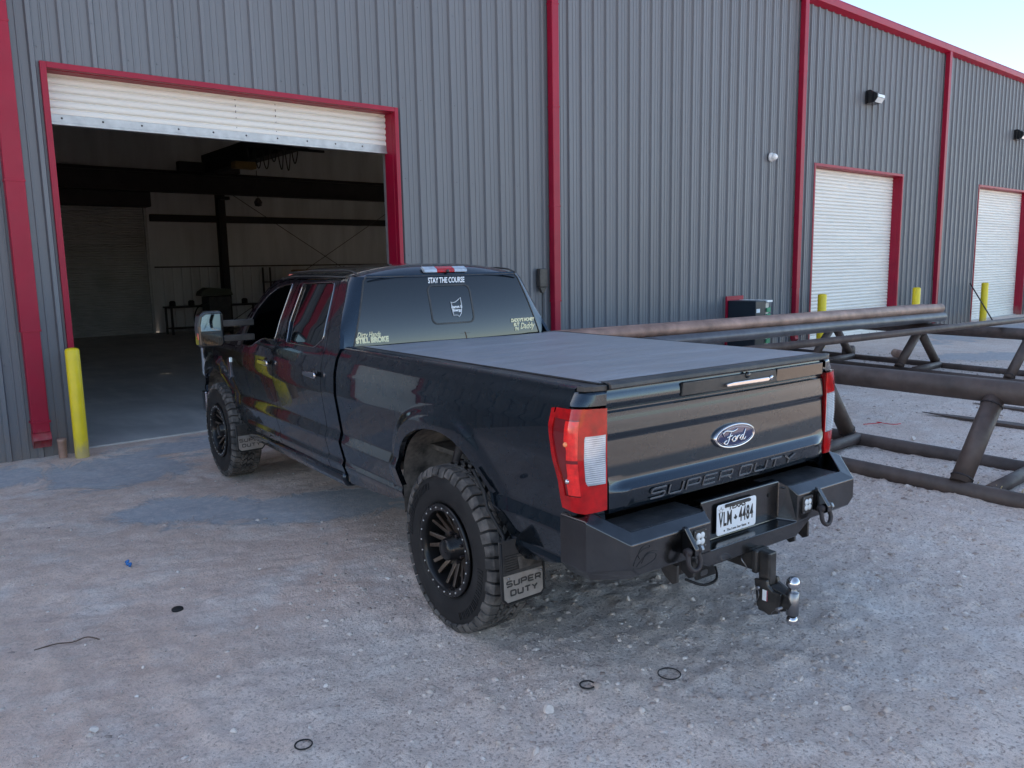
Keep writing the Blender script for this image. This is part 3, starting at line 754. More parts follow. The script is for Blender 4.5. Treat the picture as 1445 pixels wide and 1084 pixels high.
# bench, welding machine, shelf and cases by the back wall
B = thing('work_bench', 'black steel work bench against the hall back wall', 'bench', (9.0, 17.0, 0))
MB().box((-1.5, -.35, .88), (1.6, .35, .93)).build('bench_top', DKSTEEL, B)
for sx in (-1.45, 1.5):
    for sy in (-.3, .3): MB().box((sx, sy-.03, .02), (sx+.06, sy+.03, .88)).build('leg', DKSTEEL, B)
MB().box((-1.45, -.3, .2), (1.5, .3, .23)).build('shelf', DKSTEEL, B)
for k, x in enumerate((-1.3, -.7, .55, 1.1)):
    o = MB().lathe([(0, 0), (.10, 0), (.10, .14), (.06, .18), (0, .18)], 12, (9.0+x, 16.95, .932)).build('vise', DKSTEEL); 
    tag(o, 'dark clamp block on the back bench, number %s from its left end' % ('one', 'two', 'three', 'four')[k], 'clamp', 'clamps on the back bench')
W_ = thing('welding_machine', 'black wheeled welding machine with coiled hose in front of the bench', 'machine', (8.75, 15.9, 0))
MB().box((-.35, -.35, .12), (.35, .35, 1.25)).build('housing', BLKPL, W_, bevel=.04)
MB().prism([(-.55, 0), (.5, 0), (.42, .2), (-.3, .26), (-.5, .14)], lambda a, b_, t: (a, t, 1.27+b_), -.2, .3).build('control_head', mat('olive_cover', (.07, .075, .05), .6), W_, bevel=.02)
for s in (-1, 1): MB().lathe([(0, 0), (.12, 0), (.13, .02), (.12, .05), (0, .05)], 16, (s*.36-.025, -.2, .12), (1, 0, 0)).build('wheel', RUBBER, W_)
MB().tube(spline([(-.35, -.36, 1.1), (-.75, -.4, .9), (-.85, -.4, .45), (-.5, -.4, .25), (-.2, -.38, .4)], 8), .022, 8).build('hose', RUBBER, W_)
S_ = thing('storage_shelf', 'dark shelving with cases beside the hall column behind the truck', 'shelf', (12.2, 16.9, 0))
for z in (.55, .95, 1.62): MB().box((-1.3, -.35, z), (1.6, .35, z+.04)).build('shelf_board', DKSTEEL, S_)
for sx in (-1.3, 1.55):
    for sy in (-.33, .28): MB().box((sx, sy, .02), (sx+.05, sy+.05, 2.15)).build('post', DKSTEEL, S_)
o = MB().box((11.3, 16.65, .992), (11.95, 17.05, 1.36)).build('tool_case', YELL2, bevel=.03); tag(o, 'bright yellow tool case on the dark shelf', 'case')
o = MB().box((11.95, 16.6, 1.662), (13.3, 17.15, 2.05)).build('storage_case', CARDB, bevel=.02); tag(o, 'wide brown case on the top shelf', 'case')
o = MB().box((12.15, 16.6, .992), (13.4, 17.15, 1.45)).build('storage_case', CARDB, bevel=.02); tag(o, 'brown case on the shelf below the wide brown case', 'case')
o = thing('floor_drill', 'grey pedestal tool standing right of the bench', 'machine', (10.6, 15.9, 0))
MB().lathe([(0, .02), (.22, .02), (.22, .06), (.05, .08), (.05, 1.0), (0, 1.0)], 18).build('stand', DKSTEEL, o); MB().box((-.2, -.3, 1.0), (.25, .3, 1.18)).build('head', GALV, o, bevel=.05)

# ------------------------------------------------------------------ yard furniture
def bollard(x, y, label, h=1.22, r=.062):
    o = thing('bollard', label, 'bollard', (x, y, 0), 0, 'yellow bollards beside the roll-up doors')
    MB().lathe([(r, -.05), (r, h-.03), (r*.92, h-.012), (r*.6, h), (0, h+.004)], 32).build('post', YELLOW, o)
    return o
bollard(1.36, -.33, 'yellow pipe bollard at the left jamb of the open bay door', r=.072)
for x, l in ((17.0, 'yellow bollard left of the closed middle roll-up door'), (22.0, 'yellow bollard right of the closed middle roll-up door'), (26.85, 'yellow bollard left of the farthest roll-up door'), (31.75, 'yellow bollard right of the farthest roll-up door')): bollard(x, -.45, l, 1.25, .10)
o = thing('pipe_stub', 'short rusty pipe stub in the sand left of the yellow bollard', 'pipe', (1.195, -.20, 0))
MB().lathe([(.042, -.05), (.045, .18), (.047, .185), (.047, .215), (.036, .217), (.036, .12), (0, .12)], 24).build('tube', PIPE, o)
o = tag(MB().tube([(26.2, -.25, 1.25), (26.9, -.75, .02)], .02, 8).build('leaning_rod', DKSTEEL), 'thin dark rod leaning beside the farthest roll-up door', 'rod')

def hollow(mb, p, q, r, t=.008, n=28):
    p, q = Vector(p), Vector(q); L = (q-p).length
    return mb.lathe([(r-t, .0), (r, 0), (r, L), (r-t, L), (r-t, .01)], n, p, (q-p))
def rack(name, label, cx, cy, sl, ys, hh, frames, dtop=.21, dbase=.145):
    """two base rails, a top rail and A-frames; long axis along y, drifting sl in x per metre"""
    o = thing(name, label, 'pipe rack', (cx, cy, 0), 0, 'welded pipe racks')
    X = lambda dx, y: (dx+sl*(y-cy), y-cy)
    y0, y1 = ys
    a, b_ = X(0, y0), X(0, y1)
    hollow(MB(), (*a, hh), (*b_, hh), dtop/2).build('top_rail', PIPEK, o)
    for s in (-.57, .57):
        a, b_ = X(s, y0), X(s, y1); hollow(MB(), (*a, dbase/2-.03), (*b_, dbase/2-.03), dbase/2).build('base_rail', PIPEK, o)
    for y in frames:
        for s in ((-1,) if y == -7.45 else (-1, 1)):
            a, b_ = X(s*.03, y), X(s*.55, y)
            b_ = (b_[0], b_[1]-s*sl*.6)
            MB().tube([(a[0], a[1], hh-.05), (b_[0], b_[1], .09)], dtop*.40, 24).build('leg', PIPEK, o)
            dv = (Vector((b_[0], b_[1], .09))-Vector((a[0], a[1], hh-.05))).normalized(); e1 = dv.cross(Vector((0, 1, 0))).normalized(); e2 = dv.cross(e1)
            for t_, c3 in ((0, Vector((b_[0], b_[1], .09))-dv*.055), (1, Vector((a[0], a[1], hh-.05))+dv*(dtop*.5-.02))):
                MB().tube([c3+(e1*math.cos(q)+e2*math.sin(q))*dtop*.405 for q in [2*math.pi*i/40 for i in range(40)]], [.007+.003*(i % 3 == 0) for i in range(40)], 6, closed=True).build('weld_bead', DKSTEEL, o)
        a, b_ = X(-.54, y-.18), X(.54, y-.18)
        MB().tube([(*a, .06), (*b_, .06)], .06, 20).build('cross_tube', PIPEK, o)
    return o
rack('pipe_rack', 'near black pipe rack with thick top rail beside the truck', 7.40, -6.0, .09, (-1.6, -9.6), .835, (-2.0, -3.85, -5.70, -7.45, -9.3))
ck = MB()
for x, y, l in ((6.93, -7.52, .05), (6.94, -7.62, .03), (6.92, -7.66, .07), (6.93, -7.70, .05), (6.92, -7.86, .08), (6.92, -7.90, .06), (6.93, -7.93, .04)):
    ck.tube(spline([(x-.085-.23+.18, y, .10+l*.2), (x-.075-.23+.175, y+.01, .10-l*.3), (x-.245+.17, y+.003, .09-l*.7)], 4), .004, 5)
rk = [o for o in COL.objects if o.name.startswith('pipe_rack')][0]
cko = ck.build('chalk_mark', mat('chalk_yellow', (.55, .42, .2), .8)); cko.parent = rk; cko.location = (-7.40, 6.0, 0)
rack('pipe_rack', 'far black pipe rack standing under the ends of the long pipes', 14.64, -3.0, .17, (-.35, -8.9), .765, (-1.9, -3.72, -5.6, -7.6), .19, .13)
def pipe(p, q, r, m, label):
    return tag(hollow(MB(), p, q, r).build('steel_pipe', m), label, 'pipe', 'long steel pipes laid across the racks')
def yline(x, y10, sl): return y10+(x-10)*sl
T = .0
for (y10, z, r, m, xe, lab) in ((-3.32, .955, .085, PIPEB, 14.95, 'bluish grey pipe lowest and nearest in the bundle, with a cut end'),
                            (-3.13, .958, .085, PIPE, 15.0, 'brown pipe in the bottom row just behind the bluish grey one'),
                            (-2.94, .958, .085, PIPE, 14.9, 'brown bottom row pipe third from the front of the bundle'),
                            (-3.22, 1.105, .085, PIPE, 15.05, 'rusty brown pipe on top of the bundle nearest the yard'),
                            (-3.035, 1.105, .085, PIPE, 14.8, 'rusty brown pipe on top of the bundle second from the front'),
                            (-1.22, .93, .075, PIPEK, 15.1, 'black pipe lying alone behind the brown bundle')):
    x0 = 4.9
    pipe((x0, yline(x0, y10, -.125), z), (xe, yline(xe, y10, -.125), z), r, m, lab)
pipe((5.2, -4.45, .99), (19.5, -5.55, .925), .05, PIPEK, 'thin black pipe crossing both racks in front of the bundle')
for x, y, r, z, l in ((15.4, -1.95, .13, .13, 'short black pipe cap standing on the ground behind the far rack'), ):
    tag(MB().lathe([(0, 0), (r, 0), (r, .22), (r*.8, .26), (0, .26)], 24, (x, y, 0)).build('round_fitting', PIPEK), l, 'cap')
o = hollow(MB(), (15.9, -2.85, .085), (16.2, -2.55, .085), .085, .01).build('pipe_offcut', PIPE); tag(o, 'short rusty pipe offcut lying open end towards the yard', 'pipe')
def bar_(p, q, w, label):
    w *= 1.35
    p, q = Vector(p), Vector(q); d = (q-p).normalized(); s = Vector((-d.y, d.x, 0))
    mb = MB(); vs = []
    for t, ww, hh in ((0, .02, .008), (.25, w*.8, .02), (.6, w, .035), (1, w, .04)):
        c = p.lerp(q, t); vs += [c-s*ww/2, c+s*ww/2, c+s*ww/2+Vector((0, 0, hh)), c-s*ww/2+Vector((0, 0, hh))]
    mb.add(vs, [(i*4+k, i*4+(k+1) % 4, i*4+4+(k+1) % 4, i*4+4+k) for i in range(3) for k in range(4)]+[(3, 2, 1, 0), (12, 13, 14, 15)])
    tag(mb.build('steel_fork', PIPEK, bevel=.003), label, 'fork')
bar_((10.25, -5.6, .01), (9.95, -7.4, .01), .13, 'tapered flat steel fork lying between the racks, the nearer one')
bar_((11.4, -5.8, .01), (11.05, -7.4, .01), .12, 'tapered flat steel fork lying between the racks, the farther one')

# things behind the camera, seen only as reflections in the truck
o = thing('pallet_stack', 'dark stack of old wooden pallets behind the photographer', 'pallets', (9.5, -22, 0), .2)
for k in range(16):
    mb = MB(); z = k*.145; dx = random.uniform(-.06, .06)
    for i in range(6): mb.box((-.6+dx, -1.0+i*.36, z+.11), (1.4+dx, -.86+i*.36, z+.13))
    for s in (-.55, .4, 1.3): mb.box((s+dx, -1, z+.02), (s+.06+dx, 1, z+.105))
    mb.build('pallet', WOOD, o)
for i, (x, y) in enumerate(((-12, -60), (14, -75), (40, -70))):
    o = thing('utility_pole', 'tall wooden utility pole far behind the photographer, %s' % ('left', 'middle', 'right')[i], 'pole', (x, y, 0), 0, 'utility poles beyond the yard')
    MB().tube([(0, 0, 0), (0, 0, 11)], [.16, .11], 12).build('post', WOOD, o); MB().box((-1.2, -.06, 10), (1.2, .06, 10.12)).build('cross_arm', WOOD, o)
TAN = mat('tan_cladding', (.50, .38, .26), .7)
o = thing('tan_shed', 'low tan metal shed across the yard behind the photographer', 'building', (-16, -46, 0))
MB().box((-9, -4, 0), (9, 4, 3.4)).build('wall', TAN, o)
MB().prism([(-4.4, 3.41), (4.4, 3.41), (0, 4.5)], lambda a, b_, t: (t, a, b_), -9.3, 9.3).build('roof', ROOFM, o)

# ------------------------------------------------------------------ the pickup truck (local: x right, y forward, z up; rear axle at y=0)
TR = thing('pickup_truck', 'black crew cab pickup truck with covered bed parked in front of the open bay', 'pickup truck', (2.941+.03, -6.607, 0), R(-4.05))
WB = 4.30
HH = [.40, .50, .58, .60, .632, .660, .80, .865, 1.15, 1.30, 1.40, 1.45, 1.60, 1.93, 1.98, 2.1]
UU = [.90, .93, .952, .962, .975, .958, .992, .970, 1.010, 1.003, .978, .948, .90, .775, .735, .60]
_hh = np.linspace(.4, 2.1, 341); _uu = np.interp(_hh, HH, UU); _k = np.exp(-np.linspace(-2, 2, 7)**2); _k /= _k.sum()
_us = np.convolve(np.pad(_uu, 3, 'edge'), _k, 'valid')
def U(h): return float(np.interp(h, _hh, _us))
ARCH = [(.63, .50), (.635, .72), (.60, .87), (.50, 1.0), (.33, 1.085), (.12, 1.12), (-.06, 1.10), (-.20, 1.02), (-.33, .89), (-.44, .74), (-.53, .62), (-.57, .50)]
ARCHS = spline(ARCH, 5)
def archpts(v0, dz=0): return [(x+v0, z+dz) for x, z in ARCHS]
RA = np.array(archpts(0)); FA = np.array(archpts(WB+.03, -.045))
def segd(P, v, h):
    a = P[:-1]; b = P[1:]; ab = b-a; ap = np.array([v, h])-a
    t = np.clip((ap*ab).sum(1)/(ab*ab).sum(1), 0, 1); d = ap-ab*t[:, None]
    return math.sqrt((d*d).sum(1).min())
def flare(v, h, P, v0, bump=.036, wd=.115):
    if abs(v-v0) > 1.0 or h > 1.35: return 0
    d = segd(P, v, h)
    if d > wd+.03: return 0
    t = min(max((wd+.03-d)/.075, 0), 1); t = t*t*(3-2*t)
    return bump*t*(.75+.25*(1-min(d/wd, 1)))*min(max((h-.62)/.22, 0), 1)*(1-.62*min(max((v0-v-.12)/.25, 0), 1))
def side_fn(s, cab=False):
    def f(v, h):
        u = U(h)+flare(v, h, RA, 0)*(v < 1.5)+flare(v, h, FA, WB+.03, .04)*(v > 3)
        if not cab: 
            u += .004*math.sin((v+1)*1.2)
        if v > WB+.25: u -= .10*((v-WB-.25)/.75)**2
        return (s*u, v, h)
    return f
def lipf(s, d=.03, dz=0): return lambda p: (p[0]-s*d, p[1], p[2]+dz)
def clip_poly(outl, arch):  return outl

for s in (-1, 1):
    sd_ = 'left' if s < 0 else 'right'
    # ---- bed side
    mb = MB()
    rail = 1.452
    rear = [(-.985, rail), (-.985, .66)]
    out = [(1.495, rail)]+[(x, rail) for x in (1.0, 0, -.9)]+rear+[(-.60, .565)]
    out += [p for p in reversed(archpts(0)) if p[1] > .57]
    out += [(.66, .60), (.82, .545), (1.495, .50)]
    sheet(mb, out, side_fn(s), step=.025, lip=lipf(s, .035), grid=.0165)
    bs = mb.build('bed_side', PAINT, TR, fix=False)
    # corner wrapping to the tailgate (above the lamp) + rail top
    def corner(t, h, s=s):
        # t 0: at side (u=U, v=-.985) ; 1: at rear face (u=.845, v=-1.085)
        u0, v0 = U(h), -.985; cu, cv = U(h)+.0, -1.063; u1, v1 = .838, -1.074
        a = (1-t)**2; b_ = 2*t*(1-t); c = t*t
        return (s*(a*u0+b_*(cu-.01)+c*u1), a*v0+b_*cv+c*v1, h)
    mb = MB().grid(12, 6, lambda a, b_: corner(a, 1.392+(rail-1.392)*b_))
    def cornertop(a, b_):
        p = corner(a, rail); t = b_
        return (p[0]-s*.03*math.sin(t*1.57), p[1]+.02*math.sin(t*1.57), rail+.028*(1-math.cos(t*1.57))*1.0+.0)
    mb.grid(12, 5, cornertop)
    mb.build('bed_corner', PAINT, TR, fix=False)
    MB().grid(12, 2, lambda a, b_: (corner(a, .92)[0]*(1-.03*(1-b_)), corner(a, .92)[1]+.015, .66+.25*b_)).build('corner_filler', PAINT, TR, fix=False)
    # rolled shoulder and rail cap
    mb = MB()
    def roll(a, b_, s=s):
        v = 1.47-a*(1.47+.985); t = b_*1.57
        return (s*(U(rail)-.035*(1-math.cos(t))), v, rail+.028*math.sin(t))
    mb.grid(20, 6, roll)
    mb.build('bed_rail', PAINT, TR, fix=False)
    mb = MB().prism([(U(rail)-.032, 1.474), (U(rail)-.04, 1.479), (.80, 1.480), (.80, 1.46), (U(rail)-.032, 1.46)], lambda a, b_, t, s=s: (s*a, t, b_), -1.0, 1.46)
    mb.build('rail_cap', BLKPL, TR, bevel=.003)
    MB().prism([(.80, -1.001), (.952, -1.001), (.935, -1.035), (.90, -1.055), (.845, -1.066), (.80, -1.068)], lambda a, b_, t, s=s: (s*a, b_, t), 1.455, 1.481).build('corner_cap', BLKPL, TR, bevel=.004)
    # ---- wheel liner inside the rear arch
    for P, nm, m in ((RA, 'wheel_liner', LINER), (FA, 'wheel_liner', LINER)):
        mb = MB(); n = len(P)
        vs = [(s*(.965), p[0], p[1]+.004) for p in P]+[(s*.58, p[0], p[1]+.02) for p in P]
        mb.add(vs, [(i, i+1, i+1+n, i+n) for i in range(n-1)], True)
        mb.add([(s*.58, p[0], p[1]+.02) for p in P], [tuple(range(n))])
        o = mb.build(nm, m, TR, fix=False)
    MB().tube([(s*.80, .20, 1.0), (s*.74, .48, .56)], .035, 14).build('shock_absorber', DKSTEEL, TR)
    MB().bar((s*.62, -.9, .72), (s*.62, .9, .72), .1, .08).build('leaf_spring', UNDER, TR)
    # ---- cab side: rear door, front door, rear quarter, fender
    gap = .0035
    seamC = [(1.80, .56), (1.785, .80), (1.772, 1.1), (1.771, 1.36), (1.792, 1.5), (1.842, 1.706), (1.852, 1.86), (1.865, 1.93)]
    seamB = [(2.80, .56), (2.82, .80), (2.79, 1.1), (2.75, 1.4), (2.74, 1.60), (2.70, 1.80), (2.66, 1.935)]
    seamA = [(4.00, .56), (3.97, .80), (3.90, 1.05), (3.80, 1.26), (3.74, 1.325)]
    rearw = [(2.56, 1.442), (2.60, 1.60), (2.555, 1.905), (1.995, 1.918), (1.945, 1.905), (1.93, 1.87), (1.868, 1.53), (1.875, 1.505), (1.97, 1.45), (2.0, 1.442)]
    frontw = [(2.84, 1.442), (2.83, 1.60), (2.79, 1.90), (2.93, 1.892), (3.10, 1.865), (3.28, 1.80), (3.46, 1.68), (3.58, 1.53), (3.62, 1.43), (3.625, 1.355), (3.40, 1.355), (3.33, 1.365), (3.15, 1.43), (3.10, 1.442)]
    # quarter behind rear door (u side -> back)
    q = [(1.545, .56), (1.545, 1.46), (1.62, 1.60), (1.74, 1.935), (1.76, 1.955)]+[(x-gap, y) for x, y in reversed(seamC)]
    sheet(mb := MB(), q, side_fn(s, True), step=.035, lip=lipf(s)); mb.build('cab_corner', PAINT, TR, fix=False)
    door = [(x+gap, y) for x, y in seamC]+[(x-gap, y) for x, y in reversed(seamB)]
    sheet(mb := MB(), door, side_fn(s, True), holes=[rearw], step=.032, lip=lipf(s)); rd = mb.build('rear_door', PAINT, TR, fix=False)
    d2 = [(x+gap, y) for x, y in seamB]+[(2.93, 1.93), (3.12, 1.905), (3.33, 1.84), (3.53, 1.71), (3.65, 1.56), (3.70, 1.42), (3.72, 1.33)]+[(x-gap, y) for x, y in reversed(seamA)]
    sheet(mb := MB(), d2, side_fn(s, True), holes=[frontw], step=.032, lip=lipf(s)); fd = mb.build('front_door', PAINT, TR, fix=False)
    # roof rail above doors, A pillar
    pil = [(1.865, 1.94), (2.66, 1.944), (2.93, 1.939), (3.12, 1.914), (3.335, 1.85), (3.54, 1.715), (3.66, 1.562), (3.715, 1.42), (3.735, 1.335), (3.98, 1.335), (3.80, 1.50), (3.62, 1.66), (3.36, 1.86), (3.15, 1.935), (2.9, 1.962), (1.77, 1.962)]
    sheet(mb := MB(), pil, side_fn(s, True), step=.035); mb.build('cab_pillar', PAINT, TR, fix=False)
    fen = [(x+gap, y) for x, y in seamA]+[(3.80, 1.335), (4.3, 1.33), (4.9, 1.29), (5.12, 1.20), (5.16, .95), (5.14, .62), (4.98, .60)]+[p for p in [(x, y) for x, y in archpts(WB+.03, -.045)] if p[1] > .57]+[(4.03-.33+.02, .56)][:0]
    fen = [(x+gap, y) for x, y in seamA][::-1]
    arr = [p for p in archpts(WB+.03, -.045) if p[1] > .60]
    fen = [(4.0+gap, .60)]+[(x+gap, y) for x, y in seamA[1:]]+[(4.3, 1.325), (4.9, 1.285), (5.12, 1.20), (5.16, .95), (5.14, .62), (4.97, .60)]+arr
    # arch right side is towards the front (x decreasing from +.63): order keeps the loop simple
    arr2 = sorted([p for p in arr], key=lambda p: 0)
    fen = [(3.97+gap, .80), (3.90+gap, 1.05), (3.80+gap, 1.26), (3.745+gap, 1.325), (4.3, 1.325), (4.9, 1.285), (5.12, 1.20), (5.16, .95), (5.14, .62), (4.98, .60)]+[p for p in arr if p[1] > .78 or p[0] > WB]
    fen = [p for i, p in enumerate(fen)]
    sheet(mb := MB(), fen, side_fn(s), step=.035, lip=lipf(s)); fe = mb.build('front_fender', PAINT, TR, fix=False)
    mb = MB().prism([(4.0, 1.19), (3.93, 1.215), (3.925, 1.17), (3.965, 1.02), (4.0, 1.0)], lambda a, b_, t, s=s: (side_fn(s)(a, b_)[0]+s*t, a, b_), -.004, .014)
    mb.build('fender_vent', CHROME, fe, bevel=.004)
    # window trims (chrome reveal) and glass
    def reveal(loop, parent, m, r=.008):
        L = dens(loop, .05); mb = MB(); 
        mb.tube([(s*(U(h)+.002), v, h) for v, h in L], r, 8, closed=True); return mb.build('window_trim', m, parent)
    reveal(rearw, rd, TRIMCH, .005); reveal(frontw, fd, TRIMCH, .005)
    sheet(mb := MB(), rearw, lambda v, h, s=s: (s*(U(h)-.012+.006*math.sin((v-1.9)*4.5)), v, h), step=.05); mb.build('window_glass', GLASS, rd, fix=False)
    # drip channel
    MB().tube([(s*(U(1.95)+.004), v, h) for v, h in ((1.80, 1.955), (2.3, 1.962), (2.8, 1.962), (3.1, 1.94))], .007, 6).build('drip_rail', BLKPL, TR)
    # B pillar applique between windows
    ap = [(2.615, 1.448), (2.65, 1.60), (2.61, 1.90), (2.655, 1.90), (2.70, 1.80), (2.735, 1.60), (2.742, 1.448)]
    sheet(mb := MB(), ap, lambda v, h, s=s: (s*(U(h)+.004), v, h), step=.05); mb.build('pillar_cover', GLOSSBLK, rd, fix=False)
    ap = [(2.752, 1.448), (2.745, 1.60), (2.71, 1.80), (2.675, 1.90), (2.76, 1.90), (2.81, 1.60), (2.822, 1.448)]
    sheet(mb := MB(), ap, lambda v, h, s=s: (s*(U(h)+.004), v, h), step=.05); mb.build('pillar_cover', GLOSSBLK, fd, fix=False)
    # handles
    for v, par in ((1.905, rd), (2.92, fd)):
        h = 1.255; u = U(h)
        mb = MB().sphere((s*(u-.002), v, h), .05, 20, (.25, 1.5, .8)); mb.build('handle_cup', GLOSSBLK, par)
        mb = MB().prism([(-.115, -.014), (-.10, -.022), (.10, -.020), (.12, -.008), (.12, .010), (.10, .020), (-.10, .022), (-.115, .012)], lambda a, b_, t, s=s, v=v, u=u: (s*(u+.030+t-.35*a*a), v+a, h+b_), 0, .018)
        mb.build('handle', CHROME, par, bevel=.006, ang=40)
        MB().box((s*(u-.0)-.016, v-.105, h-.014), (s*(u)+.030*s+.016 if s > 0 else s*u+.016, v-.075, h+.014)).build('handle_mount', CHROME, par) if False else None
    # rocker
    mb = MB().prism([(.955, .565), (.965, .52), (.93, .455), (.80, .45), (.80, .56)], lambda a, b_, t, s=s: (s*a, t, b_), 1.56, 4.02)
    mb.build('rocker_panel', PAINT, TR, bevel=.02, ang=40)
    # gap filler between cab and bed
    MB().box((s*.90-.02, 1.45, .5), (s*.90+.02, 1.58, 1.43)).build('cab_gap', UNDER, TR)
    # rear cab corner pillar, blended from side to back
    vr = lambda h: 1.525+(h-1.45)*.08+.32*max(h-1.45, 0)**2
    ug = lambda h: .835-(h-1.46)*.32
    def cpil(a, b_, s=s):
        h = 1.40+b_*(1.955-1.40); v0 = float(np.interp(h, [1.40, 1.46, 1.60, 1.735+.2, 1.955], [1.56, 1.56, 1.62, 1.74, 1.76])); u0 = U(h)
        u1, v1 = ug(h), vr(h)+.045*ug(h)**2; cu, cv = u0-.012, v1+.035; t = a
        A, B_, C_ = (1-t)**2, 2*t*(1-t), t*t
        return (s*(A*u0+B_*cu+C_*u1), A*v0+B_*cv+C_*v1, h)
    MB().grid(14, 16, cpil).build('corner_pillar', PAINT, TR, fix=False)

    # ---- tail lamp: wraps the corner, waisted outline
    def lampfn(q, h, off=0, s=s):
        # q: arc from the tailgate seam (0) round to the side (1.0)
        u1, v1 = .838, -1.078; u0, v0 = U(h)+.004, -.985; 
        if q <= .6:
            t = 1-q/.6; A, B_, C_ = (1-t)**2, 2*t*(1-t), t*t
            p = (A*u0+B_*(u0+.002)+C_*u1, A*v0+B_*(-1.068)+C_*v1)
            return (s*(p[0]+off), p[1]-off*.8, h)
        return (s*(u0+off), v0+(q-.6)/.4*.14, h)
    zt, zb = 1.380, .912
    outl = [(0, zt), (.3, zt+.004), (.80, zt), (.905, zt-.006), (.915, 1.30), (.895, 1.25), (.80, 1.12), (.755, 1.05), (.745, .96), (.73, zb+.008), (.3, zb-.006), (0, zb+.002)]
    mb = MB(); sheet(mb, outl, lambda q, h: lampfn(q, h), step=.035, lip=lambda p, s=s: (p[0]-s*.02*(abs(p[0]) > .93), p[1]+.03*(abs(p[0]) <= .93), p[2]))
    tl_ = mb.build('tail_lamp', REDDEEP, TR, fix=False)
    def patch(loop, off, nm, m, thick=True):
        mb = MB(); sheet(mb, loop, lambda q, h: lampfn(q, h, off), step=.03, lip=(lambda p, s=s: (p[0]-s*off*.9, p[1]+off*.7, p[2])) if thick else None)
        return mb.build(nm, m, tl_, fix=False)
    # outer red frame
    inner = [(.34, 1.335), (.82, 1.335), (.84, 1.26), (.72, 1.12), (.655, 1.04), (.645, .985), (.34, .985)]
    mb = MB(); sheet(mb, [(q_, h_) for q_, h_ in outl], lambda q, h: lampfn(q, h, .006), holes=[inner, [(.012, 1.262), (.245, 1.262), (.255, 1.25), (.255, 1.055), (.225, 1.035), (.012, 1.035)]], step=.03,
                     lip=lambda p, s=s: (p[0]-s*.006*(abs(p[0]) > .93), p[1]+.006*(abs(p[0]) <= .93), p[2]))
    mb.build('lens_frame', REDLENS, tl_, fix=False)
    patch([(.34, 1.33), (.60, 1.33), (.61, 1.24), (.55, 1.20), (.55, 1.08), (.60, 1.05), (.58, .99), (.34, .99)], .003, 'inner_reflector', REDBRT, False)
    patch([(.34, 1.155), (.56, 1.155), (.56, 1.14), (.34, 1.14)], .0045, 'divider', REDDEEP, False)
    for h in (1.225, 1.055): 
        p = lampfn(.57, h, .004); MB().sphere(p, .012, 12).build('bulb', mat('bulb_orange', (.9, .25, .08), .15, coat=1) if s < 0 and h > 1.2 else CHROME, tl_)
    rl = patch([(.012, 1.262), (.242, 1.262), (.252, 1.25), (.252, 1.06), (.225, 1.038), (.012, 1.038)], .0075, 'reverse_lens', CLEAR)
    mb = MB()
    for k in range(22): 
        h = 1.05+k*.0096; mb.bar(lampfn(.02, h, .0105), lampfn(.243, h, .0105), .0025, .0015)
    mb.build('lens_ribs', CLEARB, rl)

    # ---- mud flaps
    for vy, z0, z1, ua, ub in ((-.545, .325, .66, .795, 1.068), (WB-.56, .335, .60, .80, 1.06)):
        def ff(a, b_, t, s=s, vy=vy): return (s*a, vy+t-.03*(.6-b_), b_)
        lo = [(ua, z1), (ua, z0+.03), (ua+.025, z0+.004), (ub-.03, z0), (ub, z0+.03), (ub+.004, z1)]
        fo = MB().prism(lo, ff, -.005, .005).build('mud_flap', BLKPL, TR, bevel=.002)
        r_ = [(ua+.012, z0+.015), (ub-.012, z0+.015)]
        MB().tube([ff(a, b_, -.008) for a, b_ in dens([(ua+.006, z1-.01), (ua+.006, z0+.035), (ua+.03, z0+.010), (ub-.034, z0+.006), (ub-.006, z0+.035), (ub-.003, z1-.01)], 1)], .006, 6).build('flap_rim', RUBBER, fo)
        rb = MB()
        for k in range(7): rb.bar(ff(ua+.03, z0+.175+k*.013, -.007), ff(ub-.025, z0+.175+k*.013, -.007), .006, .005)
        rb.build('flap_ribs', BLKPL, fo)
        pl = MB().prism([(ua+.014, z0+.155), (ua+.014, z0+.035), (ua+.03, z0+.018), (ub-.035, z0+.014), (ub-.014, z0+.035), (ub-.012, z0+.155)], ff, -.0085, -.0045).build('flap_plate', FLAPPL, fo, bevel=.001)
        def stroke_text(txt, cx, z, wch, hch, gap_, wd, parent, m, fn, name='lettering'):
            mb = MB(); n = len(txt); tot = n*wch+(n-1)*gap_; x = cx-tot/2
            for ch in txt:
                for st in GLY.get(ch, []):
                    for (a, b_), (c, d) in zip(st, st[1:]):
                        mb.bar(fn(x+a*wch, z+b_*hch), fn(x+c*wch, z+d*hch), wd, wd*.5, (0, 1, 0))
                x += wch+gap_
            return mb.build(name, m, parent)
        GLY = dict(S=[[(1, 1), (.12, 1), (0, .88), (0, .58), (.1, .5), (.9, .5), (1, .42), (1, .12), (.88, 0), (0, 0)]], U=[[(0, 1), (0, .12), (.12, 0), (.88, 0), (1, .12), (1, 1)]],
                   P=[[(0, 0), (0, 1), (.9, 1), (1, .9), (1, .5), (.9, .4), (0, .4)]], E=[[(1, 1), (0, 1), (0, 0), (1, 0)], [(0, .5), (.9, .5)]],
                   R=[[(0, 0), (0, 1), (.9, 1), (1, .9), (1, .5), (.9, .4), (0, .4)], [(.6, .4), (1, 0)]], D=[[(0, 0), (0, 1), (.85, 1), (1, .85), (1, .15), (.85, 0), (0, 0)]],
                   T=[[(0, 1), (1, 1)], [(.5, 1), (.5, 0)]], Y=[[(0, 1), (.5, .5), (1, 1)], [(.5, .5), (.5, 0)]])
        # seen from behind, the word always runs left to right towards +x
        f2 = lambda a, b_, vy=vy: (a, vy-.0105-.03*(.6-b_), b_)
        c0 = s*(ua+ub)/2
